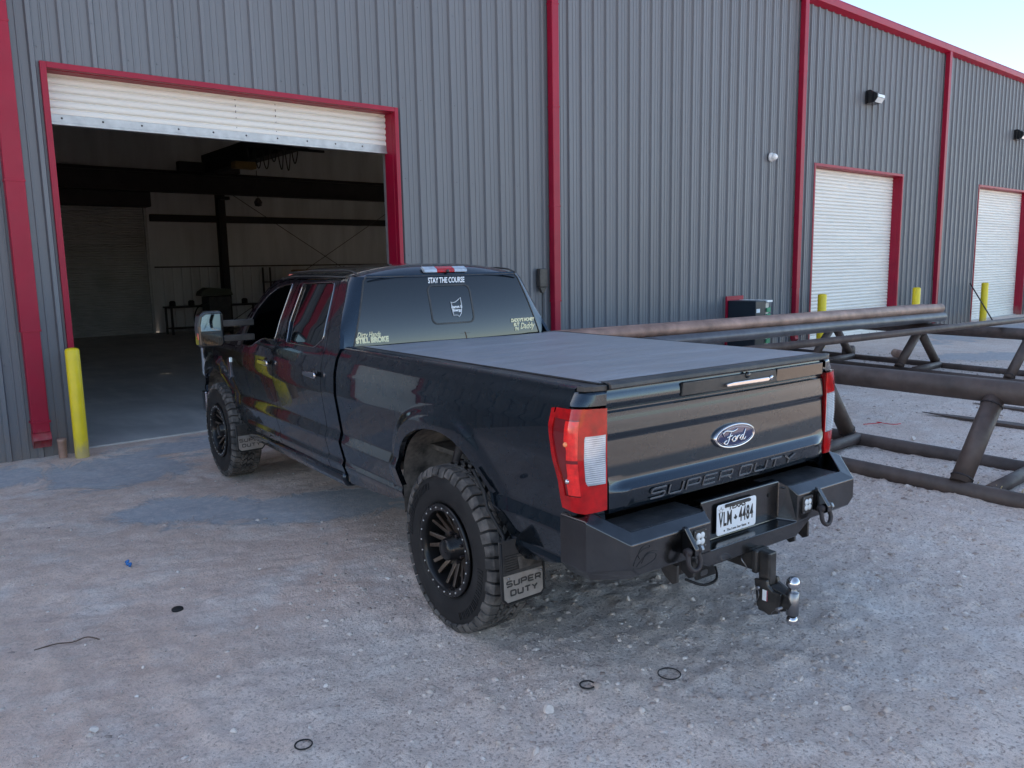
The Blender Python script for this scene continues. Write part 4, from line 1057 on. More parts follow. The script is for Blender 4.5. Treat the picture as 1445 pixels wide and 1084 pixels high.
        stroke_text('SUPER', c0, z0+.098, .031, .026, .014, .0065, pl, BLKPL, f2); stroke_text('DUTY', c0, z0+.048, .031, .026, .014, .0065, pl, BLKPL, f2)
        sc_ = MB()
        for a in (ua+.035, ub-.035): sc_.lathe([(0, -.014), (.006, -.013), (.007, -.008)], 10, (s*a, vy-.018, z0+.145), (0, 1, 0))
        sc_.build('flap_screws', ZINC, pl)
    # strip of the flap running up the arch edge
    MB().tube([(s*(U(h)+.05), v, h) for v, h in spline([(-.27, .97), (-.38, .83), (-.48, .69), (-.54, .60)], 4)], .009, 8).build('flap_strip', RUBBER, TR)

# ---- roof
def roof_fn(a, b_):
    u = (a*2-1)*.742; v = 1.645+b_*(3.42-1.645)
    e = abs(u)/.742
    z = 1.962+.085*(1-e**2.6)
    v0 = 1.66+.045*(u*u)*0
    if v < 1.86: z -= .072*((1.86-v)/.20)**2.4*(1-.5*e**4)
    if v > 3.0: z -= .10*((v-3.0)/.42)**2
    z += .006*math.cos(u*14)*(abs(u) < .56)*min(max((v-1.95)/.1, 0), 1)*min(max((3.2-v)/.1, 0), 1)
    ww = 1-.0*b_
    if v > 3.1: u *= 1-.03*((v-3.1)/.32)
    if v < 1.76: u *= 1-.10*((1.76-v)/.10)*e**6
    return (u, v, z)
MB().grid(60, 48, roof_fn).build('roof', PAINT, TR, fix=False)
MB().grid(20, 6, lambda a, b_: ((a*2-1)*.66, 1.638+.01*b_+.045*((a*2-1)*.66)**2, 1.945+.025*b_)).build('roof_edge', PAINT, TR, fix=False)
# roof ditches
for s in (-1, 1):
    MB().tube([(s*.70, v, z) for v, z in ((1.70, 1.965), (1.80, 1.992), (1.95, 2.004), (2.6, 2.004), (3.1, 1.990))], .007, 8).build('roof_ditch', BLKPL, TR)
# clearance lamps
for k in range(5):
    u = (-.62, -.2, 0, .2, .62)[k]; MB().sphere((u, 3.25, 1.995-.032*(abs(u) > .5)), .026, 12, (1.3, 1, .7)).build('clearance_lamp', mat('amber_red', (.75, .12, .06), .2, coat=1) if k == 0 else bpy.data.materials['amber_red'], TR)
# rear window with slider
def back(u, h, off=0): 
    vr = 1.525+(h-1.45)*.08+.32*max(h-1.45, 0)**2+.045*u*u
    return (u, vr-off, h)
def TL(h): return (0, .08+.64*max(h-1.45, 0), 1)
gl = [(-.845, 1.43), (.845, 1.43), (.833, 1.47), (.69, 1.925), (.665, 1.953), (-.665, 1.953), (-.69, 1.925), (-.833, 1.47)]
sheet(mb := MB(), gl, lambda u, h: back(u, h), step=.025); rg = mb.build('rear_window', GLASS, TR, fix=False)
MB().tube([back(u, h, .001) for u, h in dens(gl, .06)], .006, 6, closed=True).build('window_seal', BLKPL, rg)
def rrect(cx, cy, w, h, r, n=5):
    out = []
    for (sx, sy, a0) in ((1, 1, 0), (-1, 1, 90), (-1, -1, 180), (1, -1, 270)):
        for i in range(n+1): a = R(a0+90*i/n); out.append((cx+sx*(w/2-r)+r*math.cos(a), cy+sy*(h/2-r)+r*math.sin(a)))
    return out
sl = rrect(.0, 1.735, .36, .275, .04)
fr_ = MB(); sheet(fr_, rrect(0, 1.735, .385, .30, .05), lambda u, h: back(u, h, .004), holes=[sl], step=.03, lip=lambda p: (p[0], p[1]+.004, p[2])); fr_.build('slider_frame', BLKPL, rg, fix=False)
o = text_mesh('STAY THE COURSE', .062, DECALW, 'sticker', rg, back(-.01, 1.915, .0035), (1, 0, 0), TL(1.915), .0004, .35, .62, .0015)
# state outline sticker
oh = [(-.045, .05), (-.04, .042), (-.012, .045), (.0, .05), (.025, .066), (.042, .078), (.042, .015), (.036, -.01), (.03, -.035), (.018, -.05), (.008, -.062), (.0, -.05), (-.02, -.048), (-.036, -.05), (-.04, -.03), (-.042, .0)]
MB().tube([back(.04+x*1.05, 1.70+y*1.05, .008) for x, y in oh], .0024, 6, closed=True).build('sticker', DECALW, rg)
text_mesh('Aaron B', .031, DECALW, 'sticker', rg, back(.04, 1.712, .0035), (1, 0, 0), TL(1.712), .0004, 0, .95, .0012)
text_mesh('Energy', .027, DECALW, 'sticker', rg, back(.04, 1.686, .0035), (1, 0, 0), TL(1.686), .0004, 0, 1.05, .0012)
text_mesh('Dirty Hands', .050, DECAL, 'sticker', rg, back(-.715, 1.545, .0035), (1, -.062, 0), TL(1.545), .0004, .4, .72, .001)
text_mesh('STILL BROKE', .052, DECAL, 'sticker', rg, back(-.69, 1.505, .0035), (1, -.062, 0), TL(1.505), .0004, 0, .84, .004)
text_mesh("DADDY'S MONEY", .036, DECAL, 'sticker', rg, back(.665, 1.578, .0035), (1, .06, 0), TL(1.578), .0004, .15, .85, .0025)
text_mesh("BUT", .036, DECAL, 'sticker', rg, back(.595, 1.543, .0035), (1, .06, 0), TL(1.543), .0004, .15, .85, .0025)
text_mesh("I'M", .036, DECAL, 'sticker', rg, back(.595, 1.508, .0035), (1, .06, 0), TL(1.508), .0004, .15, .85, .0025)
text_mesh("Daddy", .068, DECAL, 'sticker', rg, back(.705, 1.528, .0035), (1, .06, 0), TL(1.528), .0004, .35, .82, .002)
# high brake lamp
mb = MB()
def chm(x, w, nm, m):
    return MB().prism([(-.012, -.020), (.030, .022), (.010, .030), (-.030, .010), (-.036, -.018)], lambda a, b_, t: (t, 1.672+a, 1.994+b_), x-w/2, x+w/2).build(nm, m, TR, bevel=.006)
hb = chm(0, .155, 'high_brake_lamp', REDLENS)
for s in (-1, 1):
    o = chm(s*.135, .115, 'cargo_lens', CLEAR); o.parent = hb
o = MB().sphere((.01, 1.632, 1.985), .014, 14); o.build('camera_eye', GLOSSBLK, hb)
# ---- hood, windshield, front
MB().grid(20, 24, lambda a, b_: ((a*2-1)*(.93-.10*b_**2), 3.78+b_*1.33, 1.335+.075*(1-abs(a*2-1)**3)-.05*b_-.06*b_**4)).build('hood', PAINT, TR, fix=False)
MB().grid(20, 12, lambda a, b_: ((a*2-1)*(.88-.16*b_), 3.98-.56*b_+(.12*(1-(a*2-1)**2)*(1-b_*.6)), 1.36+.565*b_)).build('windshield', GLASS, TR, fix=False)
g_ = MB().box((-.72, 5.06, .80), (.72, 5.12, 1.24)).build('grille', BLKPL, TR, bevel=.02)
mb = MB()
for k in range(5): mb.box((-.68, 5.12, .86+k*.08), (.68, 5.135, .89+k*.08))
mb.build('grille_bar', CHROME, g_)
for s in (-1, 1): MB().box((s*.86-.12, 5.0, .92), (s*.86+.10, 5.09, 1.24)).build('head_lamp', CLEAR, TR, bevel=.03)
MB().prism([(5.0, .50), (5.24, .52), (5.26, .72), (5.18, .78), (5.0, .78)], lambda a, b_, t: (t, a-.12*(abs(t) > .6), b_), -.98, .98).build('front_bumper', CHROME, TR, bevel=.03)
for s in (-1, 1): MB().box((s*.96-.03, 4.98, .56), (s*.96+.03, 5.1, .76)).build('bumper_end', CHROME, TR, bevel=.01)
# ---- bed inside, floor, chassis
MB().box((-.80, -1.0, .90), (.80, 1.46, .93)).build('bed_floor', UNDER, TR)
MB().box((-.86, 1.47, .60), (.86, 1.50, 1.42)).build('bed_front_wall', PAINT, TR)
for s in (-1, 1): MB().box((s*.45-.04, -1.0, .58), (s*.45+.04, 5.0, .72)).build('frame_rail', UNDER, TR)
MB().box((-.88, 1.6, .50), (.88, 4.0, .56)).build('cab_floor', UNDER, TR)
for v in (0, WB):
    MB().tube([(-.80, v, .46), (.80, v, .46)], .05, 16).build('axle', UNDER, TR); MB().sphere((0.05, v, .44), .17, 18).build('differential', UNDER, TR)
MB().tube(spline([(.45, 1.2, .56), (.5, .4, .66), (.55, -.3, .66), (.75, -.75, .60), (.93, -.82, .58)], 6), .045, 14).build('exhaust_pipe', DKSTEEL, TR)
MB().lathe([(0, 0), (.36, 0), (.37, .02), (.37, .20), (.36, .22), (0, .22)], 32, (0, -.55, .60), (0, 0, 1)).build('spare_tire', RUBBER, TR)
# ---- tonneau cover
def cov(a, b_):
    u = (a*2-1)*.845; v = -1.035+b_*2.41
    e = 1-(abs(a*2-1))**8; f = 1-(abs(b_*2-1))**14
    z = 1.489+.011*e*f-.006*b_
    z += .0035*math.sin(v*3.1)*e + .0022*math.sin(u*5+v*2)*e
    for k in range(4): 
        vv = -.45+k*.55; z += .0035*math.exp(-((v-vv)/.028)**2)*e
    z += (float(vnoise(np.array([[u*1.1]]), np.array([[v*4.5]]), 2.0, 21)[0, 0])-.5)*.006*e*f
    return (u, v, z)
mb = MB().grid(56, 110, cov)
tc = mb.build('tonneau_cover', VINYL, TR, fix=False)
mb = MB()
mb.prism([(.845, 1.489), (.853, 1.486), (.854, 1.4805), (.83, 1.4805), (.83, 1.486)], lambda a, b_, t: (a, t, b_-.006*(t > 0)), -1.036, 1.37)
mb.prism([(.845, 1.489), (.853, 1.486), (.854, 1.4805), (.83, 1.4805), (.83, 1.486)], lambda a, b_, t: (-a, t, b_-.006*(t > 0)), -1.036, 1.37)
mb.prism([(-1.035, 1.489), (-1.045, 1.487), (-1.046, 1.4815), (-1.02, 1.4815), (-1.02, 1.486)], lambda a, b_, t: (t, a, b_), -.854, .854)
mb.build('cover_hem', RUBBER, tc, bevel=.004)
# ---- tailgate
TG = [(.885, -1.045), (.892, -1.092), (.905, -1.108), (.985, -1.120), (.992, -1.119), (1.028, -1.088), (1.036, -1.086), (1.235, -1.078), (1.243, -1.081), (1.25, -1.084), (1.30, -1.080), (1.345, -1.074), (1.350, -1.074),
      (1.358, -1.062), (1.364, -1.0615), (1.388, -1.076), (1.395, -1.078), (1.425, -1.074), (1.45, -1.066), (1.456, -1.066), (1.458, -1.085), (1.466, -1.090), (1.482, -1.086), (1.489, -1.07), (1.490, -1.02)]
def tgy(h): return float(np.interp(h, [a for a, _ in TG], [b_ for _, b_ in TG]))
mb = MB(); n = 40; hs = []
for (h0, _), (h1, _) in zip(TG, TG[1:]):
    k = max(1, int((h1-h0)/.012)); hs += [h0+(h1-h0)*i/k for i in range(k)]
hs.append(TG[-1][0])
def tgp(a, h):
    u = (a*2-1)*.830; e = abs(a*2-1)
    v = tgy(h)
    # the lower bevel fades out towards the ends
    if h < 1.04: 
        k = min(max((1-e)/.08, 0), 1); v = v*k+(-1.092)*(1-k) if h > .9 else v
    # recess of the handle
    return (u, v+.012*e**2, h)
vs = [tgp(i/(n-1), h) for h in hs for i in range(n)]
mb.add(vs, [(j*n+i, j*n+i+1, (j+1)*n+i+1, (j+1)*n+i) for j in range(len(hs)-1) for i in range(n-1)], True)
for e_ in (0, n-1):
    a = [vs[j*n+e_] for j in range(len(hs))]; b_ = [(p[0], p[1]+.05, p[2]) for p in a]; m_ = len(a)
    mb.add(a+b_, [(i, i+1, i+1+m_, i+m_) for i in range(m_-1)])
tg = mb.build('tailgate', PAINT, TR, fix=False, ang=32)
# the black cap along the top edge
MB().prism([(1.459, -1.086), (1.466, -1.093), (1.483, -1.089), (1.4915, -1.075), (1.4925, -1.02), (1.46, -1.02)], lambda a, b_, t: (t, b_, a), -.825, .825).build('tailgate_cap', BLKPL, tg, bevel=.003)
# centre bezel with handle
MB().prism([(-.36, 1.380), (-.35, 1.445), (.37, 1.445), (.385, 1.375)], lambda a, b_, t: (a, t, b_), -1.084, -1.05).build('handle_bezel', BLKPL, tg, bevel=.004)
MB().prism([(.375, 1.383), (.385, 1.446), (.80, 1.446), (.80, 1.378), (.39, 1.375)], lambda a, b_, t: (a, t, b_), -1.083, -1.06).build('step_cover', GLOSSBLK, tg, bevel=.004)
MB().prism([(-.03, -.008), (-.03, .008), (.02, .012), (.30, .012), (.32, 0), (.30, -.010)], lambda a, b_, t: (-.02+a, t, 1.402+b_), -1.105, -1.084).build('handle', CHROME, tg, bevel=.004)
MB().lathe([(0, -1.094), (.012, -1.094), (.014, -1.088), (.014, -1.08)], 18, (.325, 0, 1.405), (0, 1, 0)).build('lock', CHROME, tg)
MB().lathe([(0, -1.096), (.010, -1.097), (.015, -1.092), (.017, -1.08)], 18, (.13, 0, 1.437), (0, 1, 0)).build('camera_eye', GLOSSBLK, tg)
# letters
LET = mat('raised_letter', (.07, .08, .095), .22, .4, coat=1)
MB_ = MB(); txt = 'SUPER DUTY'; x = -.60; lw, lh, lg = .092, .047, .030
f3 = lambda a, b_: (a, tgy(b_)-.002, b_)
for ch in txt:
    if ch == ' ': x += .035; MB_.build('lettering', LET, tg, bevel=.001); MB_ = MB(); continue
    for st in GLY[ch]:
        for (a, b_), (c, d) in zip(st, st[1:]):
            MB_.bar(f3(x+(a+.10*b_)*lw, .925+b_*lh), f3(x+(c+.10*d)*lw, .925+d*lh), .0085, .005, (0, 1, 0))
    x += lw+lg
MB_.build('lettering', LET, tg, bevel=.001)
# oval emblem
em0 = Vector((.03, -1.088, 1.135))
def ov(rx, rz, y, n=48): return [(em0.x+rx*math.cos(2*math.pi*i/n), em0.y+y, em0.z+rz*math.sin(2*math.pi*i/n)) for i in range(n)]
def oval_mb(prof):
    mb = MB(); n = 48; vs = []
    for rx, rz, y in prof: vs += ov(rx, rz, y)
    vs.append((em0.x, em0.y+prof[-1][2], em0.z))
    fs = [(i*n+k, i*n+(k+1) % n, (i+1)*n+(k+1) % n, (i+1)*n+k) for i in range(len(prof)-1) for k in range(n)]
    fs += [((len(prof)-1)*n+k, (len(prof)-1)*n+(k+1) % n, len(vs)-1) for k in range(n)]
    return mb.add(vs, fs, True)
emo = oval_mb([(.158, .065, .01), (.158, .065, -.006), (.154, .061, -.012), (.149, .057, -.013), (.144, .053, -.011), (.1435, .0525, -.008)]).build('emblem', CHROME, tg, ang=50)
oval_mb([(.1430, .0522, -.0095), (.10, .036, -.012)]).build('emblem_field', FORDBLUE, emo)
MB().tube(ov(.136, .0465, -.0115), .0013, 6, closed=True).build('emblem_line', CHROME, emo)
sc = .30
def scr(pts, r=.0045, k=6):
    P = spline(pts, k); return [(em0.x+x*sc, em0.y-.0145, em0.z+z*sc) for x, z in P], [r*(.65+.6*abs(math.sin(i*3.1/len(P)))) for i in range(len(P))]
mb = MB()
for st in ([(-.30, .02), (-.34, .075), (-.29, .115), (-.20, .105), (-.11, .09), (-.02, .105), (.03, .125)],
           [(-.13, .09), (-.17, .03), (-.20, -.05), (-.25, -.105), (-.31, -.10), (-.30, -.06), (-.24, -.05)],
           [(-.25, .0), (-.18, .012), (-.10, .02)],
           [(-.045, .0), (-.10, -.025), (-.11, -.065), (-.07, -.085), (-.025, -.06), (-.02, -.02), (-.045, .0), (.0, -.01)],
           [(.03, .01), (.01, -.04), (-.005, -.085)], [(.015, -.04), (.055, .0), (.085, .0), (.09, -.015)],
           [(.19, -.01), (.15, .0), (.105, -.03), (.10, -.07), (.135, -.08), (.175, -.045)], [(.245, .095), (.21, .03), (.17, -.04), (.175, -.08), (.21, -.075), (.25, -.04)]):
    P, r = scr(st); mb.tube(P, r, 6)
mb.build('emblem_script', CHROME, emo)

# ---- rear bumper
def bump_section(u):
    pass
BM = MB(); FV = -1.262; fw_ = .865
# face strip outside the notch, wings, ledge
def q4(a, b_, c, d): BM.add([a, b_, c, d], [(0, 1, 2, 3)])
nt_ = .325
for s in (-1, 1):
    A = lambda x, y, z: (s*x, y, z)
    n0 = nt_+.02
    face_t = [(n0, FV, .815), (fw_, FV, .815)]; face_b = [(nt_, FV, .655), (.80, FV, .655), (fw_, FV, .69)]
    BM.add([A(n0, FV, .800), A(fw_, FV, .800), A(fw_, FV, .69), A(.82, FV, .655), A(n0, FV, .655)], [(0, 1, 2, 3, 4)])
    # angled corner plate and side
    BM.add([A(fw_, FV, .800), A(.985, -1.10, .885), A(.985, -1.10, .655), A(fw_, FV, .69)], [(0, 1, 2, 3)])
    BM.add([A(.985, -1.10, .885), A(.992, -.93, .885), A(.992, -.93, .66), A(.985, -1.10, .655)], [(0, 1, 2, 3)])
    BM.add([A(fw_, FV, .69), A(.985, -1.10, .655), A(.94, -1.08, .60), A(.82, -1.20, .615), A(.82, FV, .655)], [(0, 1, 2, 3, 4)])
    BM.add([A(.985, -1.10, .655), A(.992, -.93, .66), A(.94, -.93, .60), A(.94, -1.08, .60)], [(0, 1, 2, 3)])
    # top ledge
    BM.add([A(n0, FV, .800), A(fw_, FV, .800), A(.815, -1.205, .838), A(n0-.008, -1.205, .838)], [(0, 1, 2, 3)])
    BM.add([A(fw_, FV, .800), A(.985, -1.10, .885), A(.925, -1.055, .915), A(.815, -1.205, .838)], [(0, 1, 2, 3)])
    BM.add([A(.985, -1.10, .885), A(.992, -.93, .885), A(.93, -.93, .915), A(.925, -1.055, .915)], [(0, 1, 2, 3)])
    # inner drop to the deck
    BM.add([A(n0-.008, -1.205, .838), A(.815, -1.205, .838), A(.813, -1.20, .826), A(n0-.010, -1.20, .826)], [(0, 1, 2, 3)])
    BM.add([A(.815, -1.205, .838), A(.925, -1.055, .915), A(.90, -1.06, .826), A(.813, -1.20, .826)], [(0, 1, 2, 3)])
    BM.add([A(.813, -1.20, .826), A(.90, -1.06, .826), A(.90, -.90, .826), A(nt_-.02, -.90, .826), A(nt_-.02, -1.20, .826)], [(0, 1, 2, 3, 4)])
    # notch side walls (slightly splayed) and underside
    BM.add([A(n0, FV, .800), A(n0-.008, -1.205, .838), A(nt_-.02, -1.165, .862), A(nt_-.02, -1.165, .655), A(n0, FV, .655)], [(0, 1, 2, 3, 4)])
    BM.add([A(nt_-.02, -1.165, .862), A(n0-.008, -1.205, .838), A(n0-.010, -1.20, .826), A(nt_-.02, -1.16, .826)], [(0, 1, 2, 3)])
    BM.add([A(n0, FV, .655), A(.82, FV, .655), A(.82, -1.20, .615), A(n0, -1.20, .615)], [(0, 1, 2, 3)])
    BM.add([A(n0, -1.20, .615), A(.82, -1.20, .615), A(.94, -1.08, .60), A(.94, -.93, .60), A(n0, -.93, .60)], [(0, 1, 2, 3, 4)])
w2 = nt_-.02
BM.add([(-w2, -1.165, .655), (w2, -1.165, .655), (w2, -1.165, .862), (-w2, -1.165, .862)], [(0, 1, 2, 3)])
BM.add([(-w2, -1.165, .862), (w2, -1.165, .862), (w2, -1.12, .865), (-w2, -1.12, .865)], [(0, 1, 2, 3)])
BM.add([(-w2, -1.12, .865), (w2, -1.12, .865), (w2, -1.12, .826), (-w2, -1.12, .826)], [(0, 1, 2, 3)])
BM.add([(-w2, -1.12, .826), (w2, -1.12, .826), (w2, -.90, .826), (-w2, -.90, .826)], [(0, 1, 2, 3)])
n0 = nt_+.02
BM.add([(-n0, FV, .655), (n0, FV, .655), (w2, -1.165, .655), (-w2, -1.165, .655)], [(0, 1, 2, 3)])
BM.add([(-n0, FV, .655), (n0, FV, .655), (n0, FV+.003, .575), (-n0, FV+.003, .575)], [(3, 2, 1, 0)])
for s in (-1, 1): BM.add([(s*n0, FV, .655), (s*n0, FV+.003, .575), (s*(n0+.10), -1.20, .615), (s*(n0+.12), FV, .655)], [(0, 1, 2, 3)])
BM.add([(-n0, FV+.003, .575), (n0, FV+.003, .575), (n0, -1.0, .56), (-n0, -1.0, .56)], [(0, 1, 2, 3)])
bp = BM.build('rear_bumper', BUMPER, TR, bevel=.006, seg=3)
# weld beads
WELD = mat('weld_bead', (.16, .13, .11), .5, .6, var=.4, vscale=60, bump=.6, bscale=120)
for s in (-1, 1):
    MB().tube([(s*w2, -1.167, .665+i*.009) for i in range(22)], [.0035+.0012*(i % 2) for i in range(22)], 6).build('weld_seam', WELD, bp)
# deck texture strip: step pads left as moulded ribs
DECK = mat('deck_pad', (0.039, 0.0416, 0.0468), .35, 0, var=.4, vscale=8, bump=.5, bscale=30, bdist=.004, dust=.45, dust_col=(.12, .11, .105))
for s in (-1, 1):
    MB().box((min(s*.31, s*.805), -1.192, .827), (max(s*.31, s*.805), -1.0, .832)).build('deck_pad', DECK, bp, bevel=.002)
MB().lathe([(0, -.001), (.012, -.001), (.012, .003)], 16, (.225, -1.167, .80), (0, 1, 0)).build('bolt_hole', mat('hole_black', (.002, .002, .002), .9), bp)
# engraved mark on the left of the face
mb = MB()
for st in ([(0, 0), (.02, .05), (.055, .085), (.10, .09), (.085, .11), (.05, .10), (.03, .06), (.04, .03)], [(.02, -.01), (.06, .03), (.10, .05), (.14, .035), (.13, .0), (.08, -.02), (.03, -.03), (.0, -.02)], [(.05, .0), (.075, .045), (.11, .06), (.15, .05)]):
    P = spline(st, 5); mb.tube([(-.855+x, FV-.0012, .705+z*.72) for x, z in P], .0011, 6)
mb.build('engraved_mark', PLATEB, bp)
# licence plate
pc = Vector((-.055, -1.182, .752)); PWd, PHt = .305, .156
f4 = lambda a, b_, t: (pc.x+a, pc.y+t-.02*b_*0, pc.z+b_)
pl = MB().prism(rrect(0, 0, PWd, PHt, .016), f4, -.0015, .0015).build('licence_plate', PLATEW, bp, bevel=.0008)
tx = lambda t, sz, x, z, nm='lettering', **k: text_mesh(t, sz, PLATEB, nm, pl, (pc.x+x, pc.y-.0022, pc.z+z), (1, 0, 0), (0, 0, 1), .0004, **k)
tx('VLM', .100, -.088, -.003, xs=.50, off=.0028, sp=1.12); tx('4484', .100, .072, -.003, xs=.50, off=.0028, sp=1.16)
tx('TEXAS', .036, .0, .053, xs=1.25, off=.001); tx('The Lone Star State', .017, .0, -.060, xs=1.05, off=.0003, sp=1.05)
st_ = [(math.sin(2*math.pi*k/10)*(.019 if k % 2 == 0 else .007), math.cos(2*math.pi*k/10)*(.019 if k % 2 == 0 else .007)) for k in range(10)]
MB().tube([(pc.x-.123+a, pc.y-.0022, pc.z+.048+b_) for a, b_ in st_], .0011, 4, closed=True).build('star', PLATEB, pl)
tex = [(-.012, .002), (-.003, .002), (-.003, .013), (.004, .013), (.004, .006), (.013, .004), (.014, -.004), (.004, -.014), (-.002, -.008), (-.007, -.009)]
MB().prism(tex, lambda a, b_, t: (pc.x-.012+a, t, pc.z-.005+b_), pc.y-.0026, pc.y-.0015).build('state_mark', PLATEB, pl)
for sx in (-1, 1): MB().box((pc.x+sx*.095-.004, pc.y-.0026, pc.z-.064), (pc.x+sx*.095+.004, pc.y-.0015, pc.z-.056)).build('plate_dot', PLATEB, pl)
o = MB().prism(rrect(.0, .068, .19, .014, .0069), lambda a, b_, t: (pc.x+a, t, pc.z+b_), pc.y-.014, pc.y-.002); o.build('plate_lamp', BLKPL, pl, bevel=.002)
for sx in (-1, 1): MB().lathe([(0, -.005), (.006, -.004), (.007, 0)], 12, (pc.x+sx*.088, pc.y-.002, pc.z+.062), (0, 1, 0)).build('plate_screw', WELD, pl)
# pod lamps and shackles
for s in (-1, 1):
    x = s*.425; z = .735
    pod = MB().prism(rrect(x, z, .088, .092, .008), lambda a, b_, t: (a, t, b_), FV-.006, FV+.01).build('pod_lamp', BLKPL, bp, bevel=.002)
    mb = MB()
    for a, b_ in ((-.014, .015), (.014, .015), (-.014, -.015), (.014, -.015)): mb.sphere((x+a, FV-.006, z+b_), .0165, 12, (1, .4, 1))
    mb.build('led_lens', LAMPLENS, pod)
    mb = MB()
    for a in (-.036, .036):
        for b_ in (-.038, 0, .038): mb.sphere((x+a, FV-.006, z+b_), .0035, 8)
    mb.build('pod_screws', ZINC, pod)
    xs = s*.50 if s > 0 else -.535
    sh = MB().prism([(.0, .082), (-.02, .078), (-.085, -.005), (-.085, -.035), (-.055, -.052), (0, -.045)], lambda a, b_, t, xs=xs: (xs+t, FV+a, .735+b_), -.012, .012).build('shackle_mount', BUMPER, bp, bevel=.004)
    yy, zz = FV-.055, .715
    MB().tube([(xs-.042, yy, zz), (xs+.055, yy, zz)], .013, 14).build('shackle_pin', DKSTEEL, sh)
    MB().lathe([(0, 0), (.021, 0), (.021, .018), (0, .018)], 6, (xs+.042, yy, zz), (1, 0, 0), smooth=False).build('pin_head', ZINC, sh, bevel=.002)
    bow = [(xs-.033, yy, zz)]+[(xs+.040*math.cos(a)*-1*1.0, yy-.012-.008*math.sin(a), zz-.045-.042*math.sin(a)) for a in [math.pi*i/12 for i in range(13)]]+[(xs+.033, yy, zz)]
    MB().tube(spline(bow, 3), .0115, 12).build('shackle_bow', DKSTEEL, sh)
    for dx in (-.033, .033): MB().lathe([(0, -.010), (.020, -.010), (.020, .010), (0, .010)], 16, (xs+dx, yy, zz), (1, 0, 0)).build('shackle_ear', DKSTEEL, sh)
# chain brackets below
for x in (-.50, -.385, .42, .54):
    MB().prism([(-1.06, .60), (-1.20, .60), (-1.20, .515), (-1.17, .500), (-1.12, .53)], lambda a, b_, t, x=x: (x+t, a, b_), -.008, .008).build('chain_bracket', HITCH, bp, bevel=.003)
# ---- receiver, drop hitch, ball mount
rc = MB().box((-.40, -1.12, .50), (.40, -1.03, .585)).build('hitch_crossbar', HITCH, TR, bevel=.01)
hx = .03
MB().box((hx-.045, -1.275, .475), (hx+.045, -1.0, .575)).build('receiver_tube', HITCH, rc, bevel=.008)
MB().box((hx-.054, -1.285, .466), (hx+.054, -1.255, .584)).build('receiver_collar', HITCH, rc, bevel=.008)
MB().prism([(-.13, .50), (-.10, .43), (-.25, .43), (-.28, .50)], lambda a, b_, t: (a, t, b_), -1.10, -1.085).build('chain_plate', HITCH, rc, bevel=.003)
MB().prism(rrect(-.20, .462, .055, .03, .012), lambda a, b_, t: (a, t, b_), -1.104, -1.10).build('chain_slot', ZINC, rc)
MB().tube(spline([(hx-.06, -1.20, .555), (hx-.085, -1.22, .53), (hx-.065, -1.235, .49), (hx-.08, -1.22, .46)], 5), .003, 8).build('retaining_clip', ZINC, rc)
MB().tube(spline([(-.28, -1.05, .43), (-.2, -1.1, .395), (-.1, -1.1, .40), (-.05, -1.05, .44)], 6), .007, 8).build('wiring_loop', RUBBER, rc)
dm = MB().box((hx-.030, -1.345, .27), (hx+.030, -1.28, .585)); dm = dm.build('drop_hitch', HITCH, TR, bevel=.009)
MB().box((hx-.027, -1.29, .49), (hx+.027, -1.15, .55)).build('shank', HITCH, dm)
cr = MB()
cr.prism([(-1.272, .440), (-1.292, .300), (-1.36, .275), (-1.415, .300), (-1.43, .405), (-1.38, .405), (-1.352, .425), (-1.345, .45)], lambda a, b_, t: (hx+t, a, b_), -.052, -.032)
cr.prism([(-1.272, .440), (-1.292, .300), (-1.37, .272), (-1.44, .300), (-1.46, .405), (-1.40, .405), (-1.352, .425), (-1.345, .45)], lambda a, b_, t: (hx+t, a, b_), .032, .052)
cr.prism([(-1.35, .33), (-1.35, .42), (-1.46, .40), (-1.475, .365), (-1.46, .33)], lambda a, b_, t: (hx+t, a, b_), -.0315, .0315)
crd = cr.build('ball_cradle', HITCH, dm, bevel=.005)
MB().box((hx-.0535, -1.355, .345), (hx-.052, -1.325, .40)).build('warning_sticker', DECALW, crd); MB().box((hx-.054, -1.355, .345), (hx-.0525, -1.35, .40)).build('warning_stripe', REDTRIM, crd)
bx_, by_ = hx, -1.462
MB().lathe([(.026, .30), (.030, .302), (.030, .415), (.026, .418), (.018, .422), (.016, .432)], 24, (bx_, by_, 0)).build('ball_post', ZINC, dm)
MB().sphere((bx_, by_, .462), .034, 24).build('hitch_ball', CHROME, dm); MB().sphere((bx_, by_, .272), .029, 24).build('hitch_ball', CHROME, dm)
for yy_, zz_ in ((-1.30, .40), (-1.42, .33)):
    MB().tube([(hx-.066, yy_, zz_), (hx+.066, yy_, zz_)], .009, 10).build('hitch_pin', ZINC, dm)
    MB().tube(spline([(hx-.06, yy_, zz_), (hx-.075, yy_-.02, zz_-.03), (hx-.06, yy_+.01, zz_-.075), (hx-.065, yy_+.03, zz_-.03), (hx-.06, yy_, zz_)], 5), .0017, 6).build('wire_keeper', ZINC, dm)

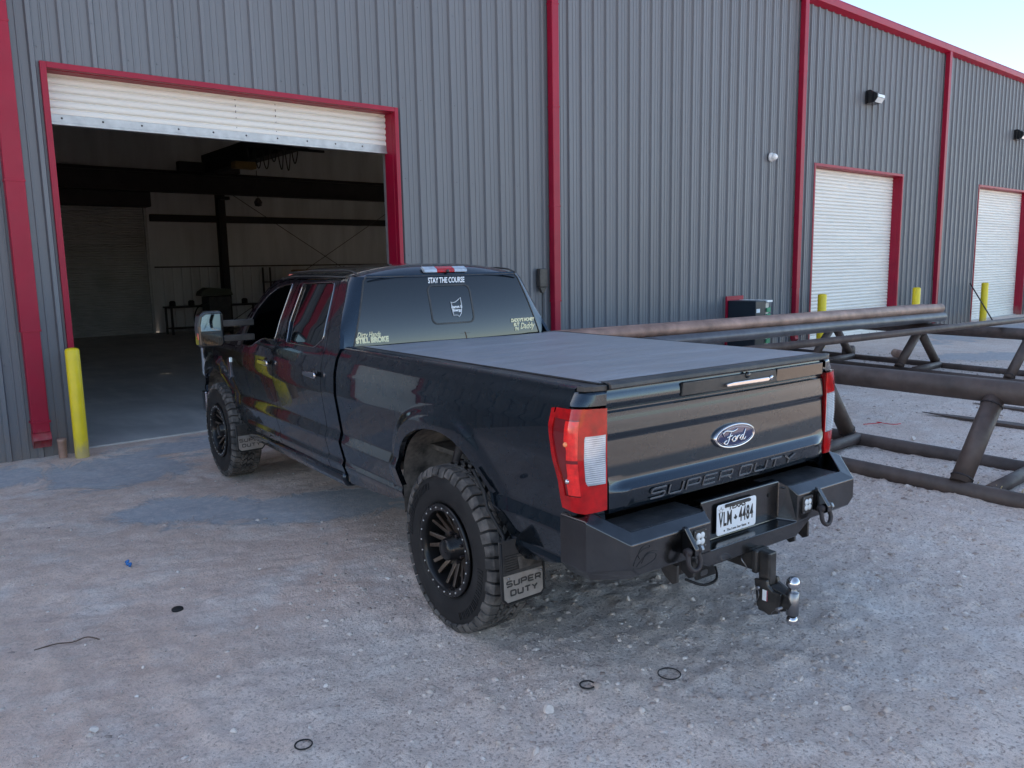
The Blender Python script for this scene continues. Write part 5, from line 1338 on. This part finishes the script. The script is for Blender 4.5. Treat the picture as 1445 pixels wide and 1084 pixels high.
# ---- mirrors
for s in (-1, 1):
    ox = s*1.33; oy = 3.50
    mr = thing  # part meshes hang on the door
    f5 = lambda a, b_, t, s=s: (s*(1.335+a), 3.36+t, 1.525+b_)
    shell = [(.085, -.13), (.09, .03), (.07, .125), (.03, .155), (-.105, .155), (-.125, .13), (-.125, -.13), (-.10, -.155), (.07, -.155)]
    mo = MB().prism(shell, f5, 0, .13).build('side_mirror', GLOSSBLK, TR, bevel=.025, seg=4)
    MB().prism([(.068, -.015), (.068, .03), (.05, .11), (.02, .13), (-.10, .13), (-.10, -.015)], f5, -.006, .0).build('mirror_glass', mat('mirror', (.26, .30, .31), .03, 1, var=.02, rvar=.015) if s < 0 else bpy.data.materials['mirror'], mo, bevel=.002)
    MB().prism([(.068, -.035), (-.10, -.035), (-.10, -.125), (.055, -.125)], f5, -.006, .0).build('mirror_spot_glass', GLASS, mo, bevel=.004)
    MB().prism([(.084, -.03), (.093, -.03), (.093, -.085), (.084, -.085)], f5, .01, .04).build('mirror_marker', bpy.data.materials['amber_red'], mo, bevel=.004)
    for z in (1.565, 1.435): MB().box((min(s*.93, s*1.22), 3.41, z-.028), (max(s*.93, s*1.22), 3.46, z+.028)).build('mirror_arm', BLKPL, mo, bevel=.006)
    MB().prism([(3.62, 1.355), (3.72, 1.34), (3.64, 1.55), (3.55, 1.60)], lambda a, b_, t, s=s: (s*(U(b_)+t), a, b_), -.01, .012).build('mirror_base', BLKPL, mo)

# ---- interior
dsh = MB().prism([(3.45, 1.0), (3.42, 1.25), (3.50, 1.36), (3.95, 1.36), (3.98, 1.0)], lambda a, b_, t: (t, a, b_), -.82, .82).build('dashboard', BLKPL, TR, bevel=.03)
MB().tube([(-.42+.185*math.cos(a), 3.25+.06*math.sin(a), 1.27+.175*math.sin(a)) for a in [2*math.pi*i/32 for i in range(32)]], .016, 10, closed=True).build('steering_wheel', BLKPL, TR)
MB().tube([(-.42, 3.25, 1.27), (-.42, 3.45, 1.2)], .04, 12).build('steering_column', BLKPL, TR); MB().bar((-.58, 3.25, 1.27), (-.26, 3.25, 1.27), .02, .05).build('wheel_spoke', GALV, TR)
def seat(x, y, w):
    st = MB().box((x-w/2, y, .95), (x+w/2, y+.52, 1.08)).build('seat_cushion', SEATM, TR, bevel=.04)
    MB().prism([(0, 1.02), (-.14, 1.60), (-.22, 1.60), (-.12, 1.0)], lambda a, b_, t: (x+t, y+a, b_), -w/2, w/2).build('seat_back', SEATM, st, bevel=.04)
    for k in ((0,) if w < 1 else (-.45, .45)): MB().box((x+k-.13, y-.24, 1.64), (x+k+.13, y-.14, 1.82)).build('head_rest', SEATM, st, bevel=.035)
seat(-.42, 2.75, .52); seat(.42, 2.75, .52); seat(0, 1.95, 1.4)

# ---- wheels
def wheel(x, y, s, label=None):
    R0 = .468; hw = .155
    o = thing('wheel', None, None); 
    for k in list(o.keys()): del o[k]
    o.parent = TR; o.location = (x, y, R0-.006); o.rotation_euler = (0, 0, 0 if s < 0 else math.pi); o.scale = (.88, 1, 1)
    # local: axle along x, outer face at -x
    prof = [(.235, -hw+.035), (.262, -hw+.012), (.285, -hw-.004), (.34, -hw-.014), (.385, -hw-.008), (.415, -hw+.004), (.442, -hw+.022), (.452, -hw+.045), (.457, 0), (.452, hw-.045), (.442, hw-.022), (.415, hw-.004), (.34, hw+.012), (.28, hw), (.235, hw-.03)]
    ty = MB().lathe(prof, 72, (0, 0, 0), (1, 0, 0)).build('tyre', RUBBER, o)
    mb = MB(); N = 42
    def blk(a0, a1, x0, x1, sk, r0, r1, r1b=None):
        vs = []
        for rr, ins in ((r0, 0), (r1, .0012)):
            for (aa, xx, e) in ((a0, x0, 0), (a1, x0, 0), (a1+sk, x1, 1), (a0+sk, x1, 1)):
                r_ = rr if not (e and r1b and rr == r1) else r1b
                vs.append((xx, r_*math.cos(aa), r_*math.sin(aa)))
        mb.add(vs, [(3, 2, 1, 0), (4, 5, 6, 7), (0, 1, 5, 4), (1, 2, 6, 5), (2, 3, 7, 6), (3, 0, 4, 7)])
    for i in range(N):
        a = 2*math.pi*i/N; d = 2*math.pi/N
        for sg in (-1, 1):
            of = 0 if sg < 0 else d*.5
            # shoulder lug with alternating reach
            long_ = i % 2
            blk(a+of, a+of+d*.80, sg*.078, sg*(.128 if long_ else .138), sg*.02, .452, .4685, .4655)
            # side lug falling down the shoulder
            vs = []
            x1, x2 = sg*(.130 if long_ else .140), sg*.158
            for aa in (a+of, a+of+d*.80):
                for (xx, rr) in ((x1, .466), (sg*.152, .450), (sg*(.166), .425 if long_ else .412), (sg*.150, .41), (sg*.12, .44)):
                    vs.append((xx, rr*math.cos(aa+sg*.02), rr*math.sin(aa+sg*.02)))
            mb.add(vs, [(0, 1, 6, 5), (1, 2, 7, 6), (2, 3, 8, 7), (0, 4, 3, 2, 1), (5, 6, 7, 8, 9)])
            blk(a+of+d*.1, a+of+d*.55, sg*.044, sg*.072, sg*.055, .452, .4695)
            blk(a+of+d*.5, a+of+d*.98, sg*.006, sg*.039, -sg*.05, .452, .4705)
            blk(a+of+d*.62, a+of+d*.95, sg*.048, sg*.072, sg*.03, .452, .4685)
    mb.build('tread_blocks', TREAD, ty, bevel=.0015, seg=1)
    # sidewall lettering ridges
    for half in (0, 1):
      mb = MB()
      for a_ in np.arange(half*math.pi, (half+1)*math.pi, .052):
        if (a_ % (math.pi)) < 1.15:
            r1_, r2_ = .345, .385
            w_ = .004+.002*math.sin(a_*50)
            mb.bar((-hw-.0165, r1_*math.cos(a_), r1_*math.sin(a_)), (-hw-.012, r2_*math.cos(a_+.02), r2_*math.sin(a_+.02)), w_*2, .003, (1, 0, 0))
      mb.build('sidewall_lettering', RUBBER, ty)
    rim = MB().lathe([(.236, -hw+.03), (.262, -hw-.001), (.262, -hw-.012), (.252, -hw-.018), (.226, -hw-.014), (.220, -hw-.004), (.216, -hw+.02), (.205, -.04), (.19, .05), (.19, hw-.02), (.235, hw-.02)], 64, (0, 0, 0), (1, 0, 0)).build('rim', RIMRING, o)
    mb = MB()
    for k in range(24):
        a = 2*math.pi*k/24; mb.lathe([(0, -.0035), (.0048, -.003), (.0056, .004)], 8, (-hw-.018, .240*math.cos(a), .240*math.sin(a)), (1, 0, 0))
    mb.build('ring_bolt', BOLT, rim)
    mb = MB()
    for k in range(8):
        a0 = 2*math.pi*k/8
        for dd in (-.17, .17):
            p = (-.045, .060*math.cos(a0+dd*.5), .060*math.sin(a0+dd*.5)); q = (-.118, .214*math.cos(a0+dd), .212*math.sin(a0+dd))
            d_ = Vector(q)-Vector(p); t_ = Vector((0, -math.sin(a0), math.cos(a0)))
            vs = []
            for e, ww, th in ((Vector(p), .032, .040), (Vector(q), .024, .026)):
                for aa, bb in ((-1, 0), (1, 0), (.6, 1), (-.6, 1)): vs.append(e+t_*aa*ww/2+Vector((bb*th, 0, 0))+Vector((-.012, 0, 0)))
            mb.add(vs, [(3, 2, 1, 0), (4, 5, 6, 7), (0, 1, 5, 4), (1, 2, 6, 5), (2, 3, 7, 6), (3, 0, 4, 7)])
    mb.build('spokes', RIM, rim, bevel=.004)
    MB().lathe([(.205, -.02), (.10, -.005), (0, -.005)], 40, (0, 0, 0), (1, 0, 0)).build('wheel_disc', UNDER, rim)
    hub = MB().lathe([(.085, -.02), (.080, -.075), (.066, -.085), (.060, -.15), (.050, -.165), (0, -.167)], 40, (0, 0, 0), (1, 0, 0)).build('hub_cap', RIMRING, rim)
    for k in range(8):
        a = 2*math.pi*(k+.5)/8; MB().lathe([(0, -.100), (.009, -.098), (.010, -.04)], 6, (0, .075*math.cos(a)*1.1, .075*math.sin(a)*1.1), (1, 0, 0), smooth=False).build('lug_nut', DKSTEEL, rim)
    return o
wl = wheel(-.920, 0, -1)
for x, y, s in ((.920, 0, 1), (-.920, WB, -1), (.920, WB, 1)):
    c = copy_tree(wl, TR); c.location = (x, y, wl.location.z); c.rotation_euler = (R(23*y+40), 0, 0 if s < 0 else math.pi)
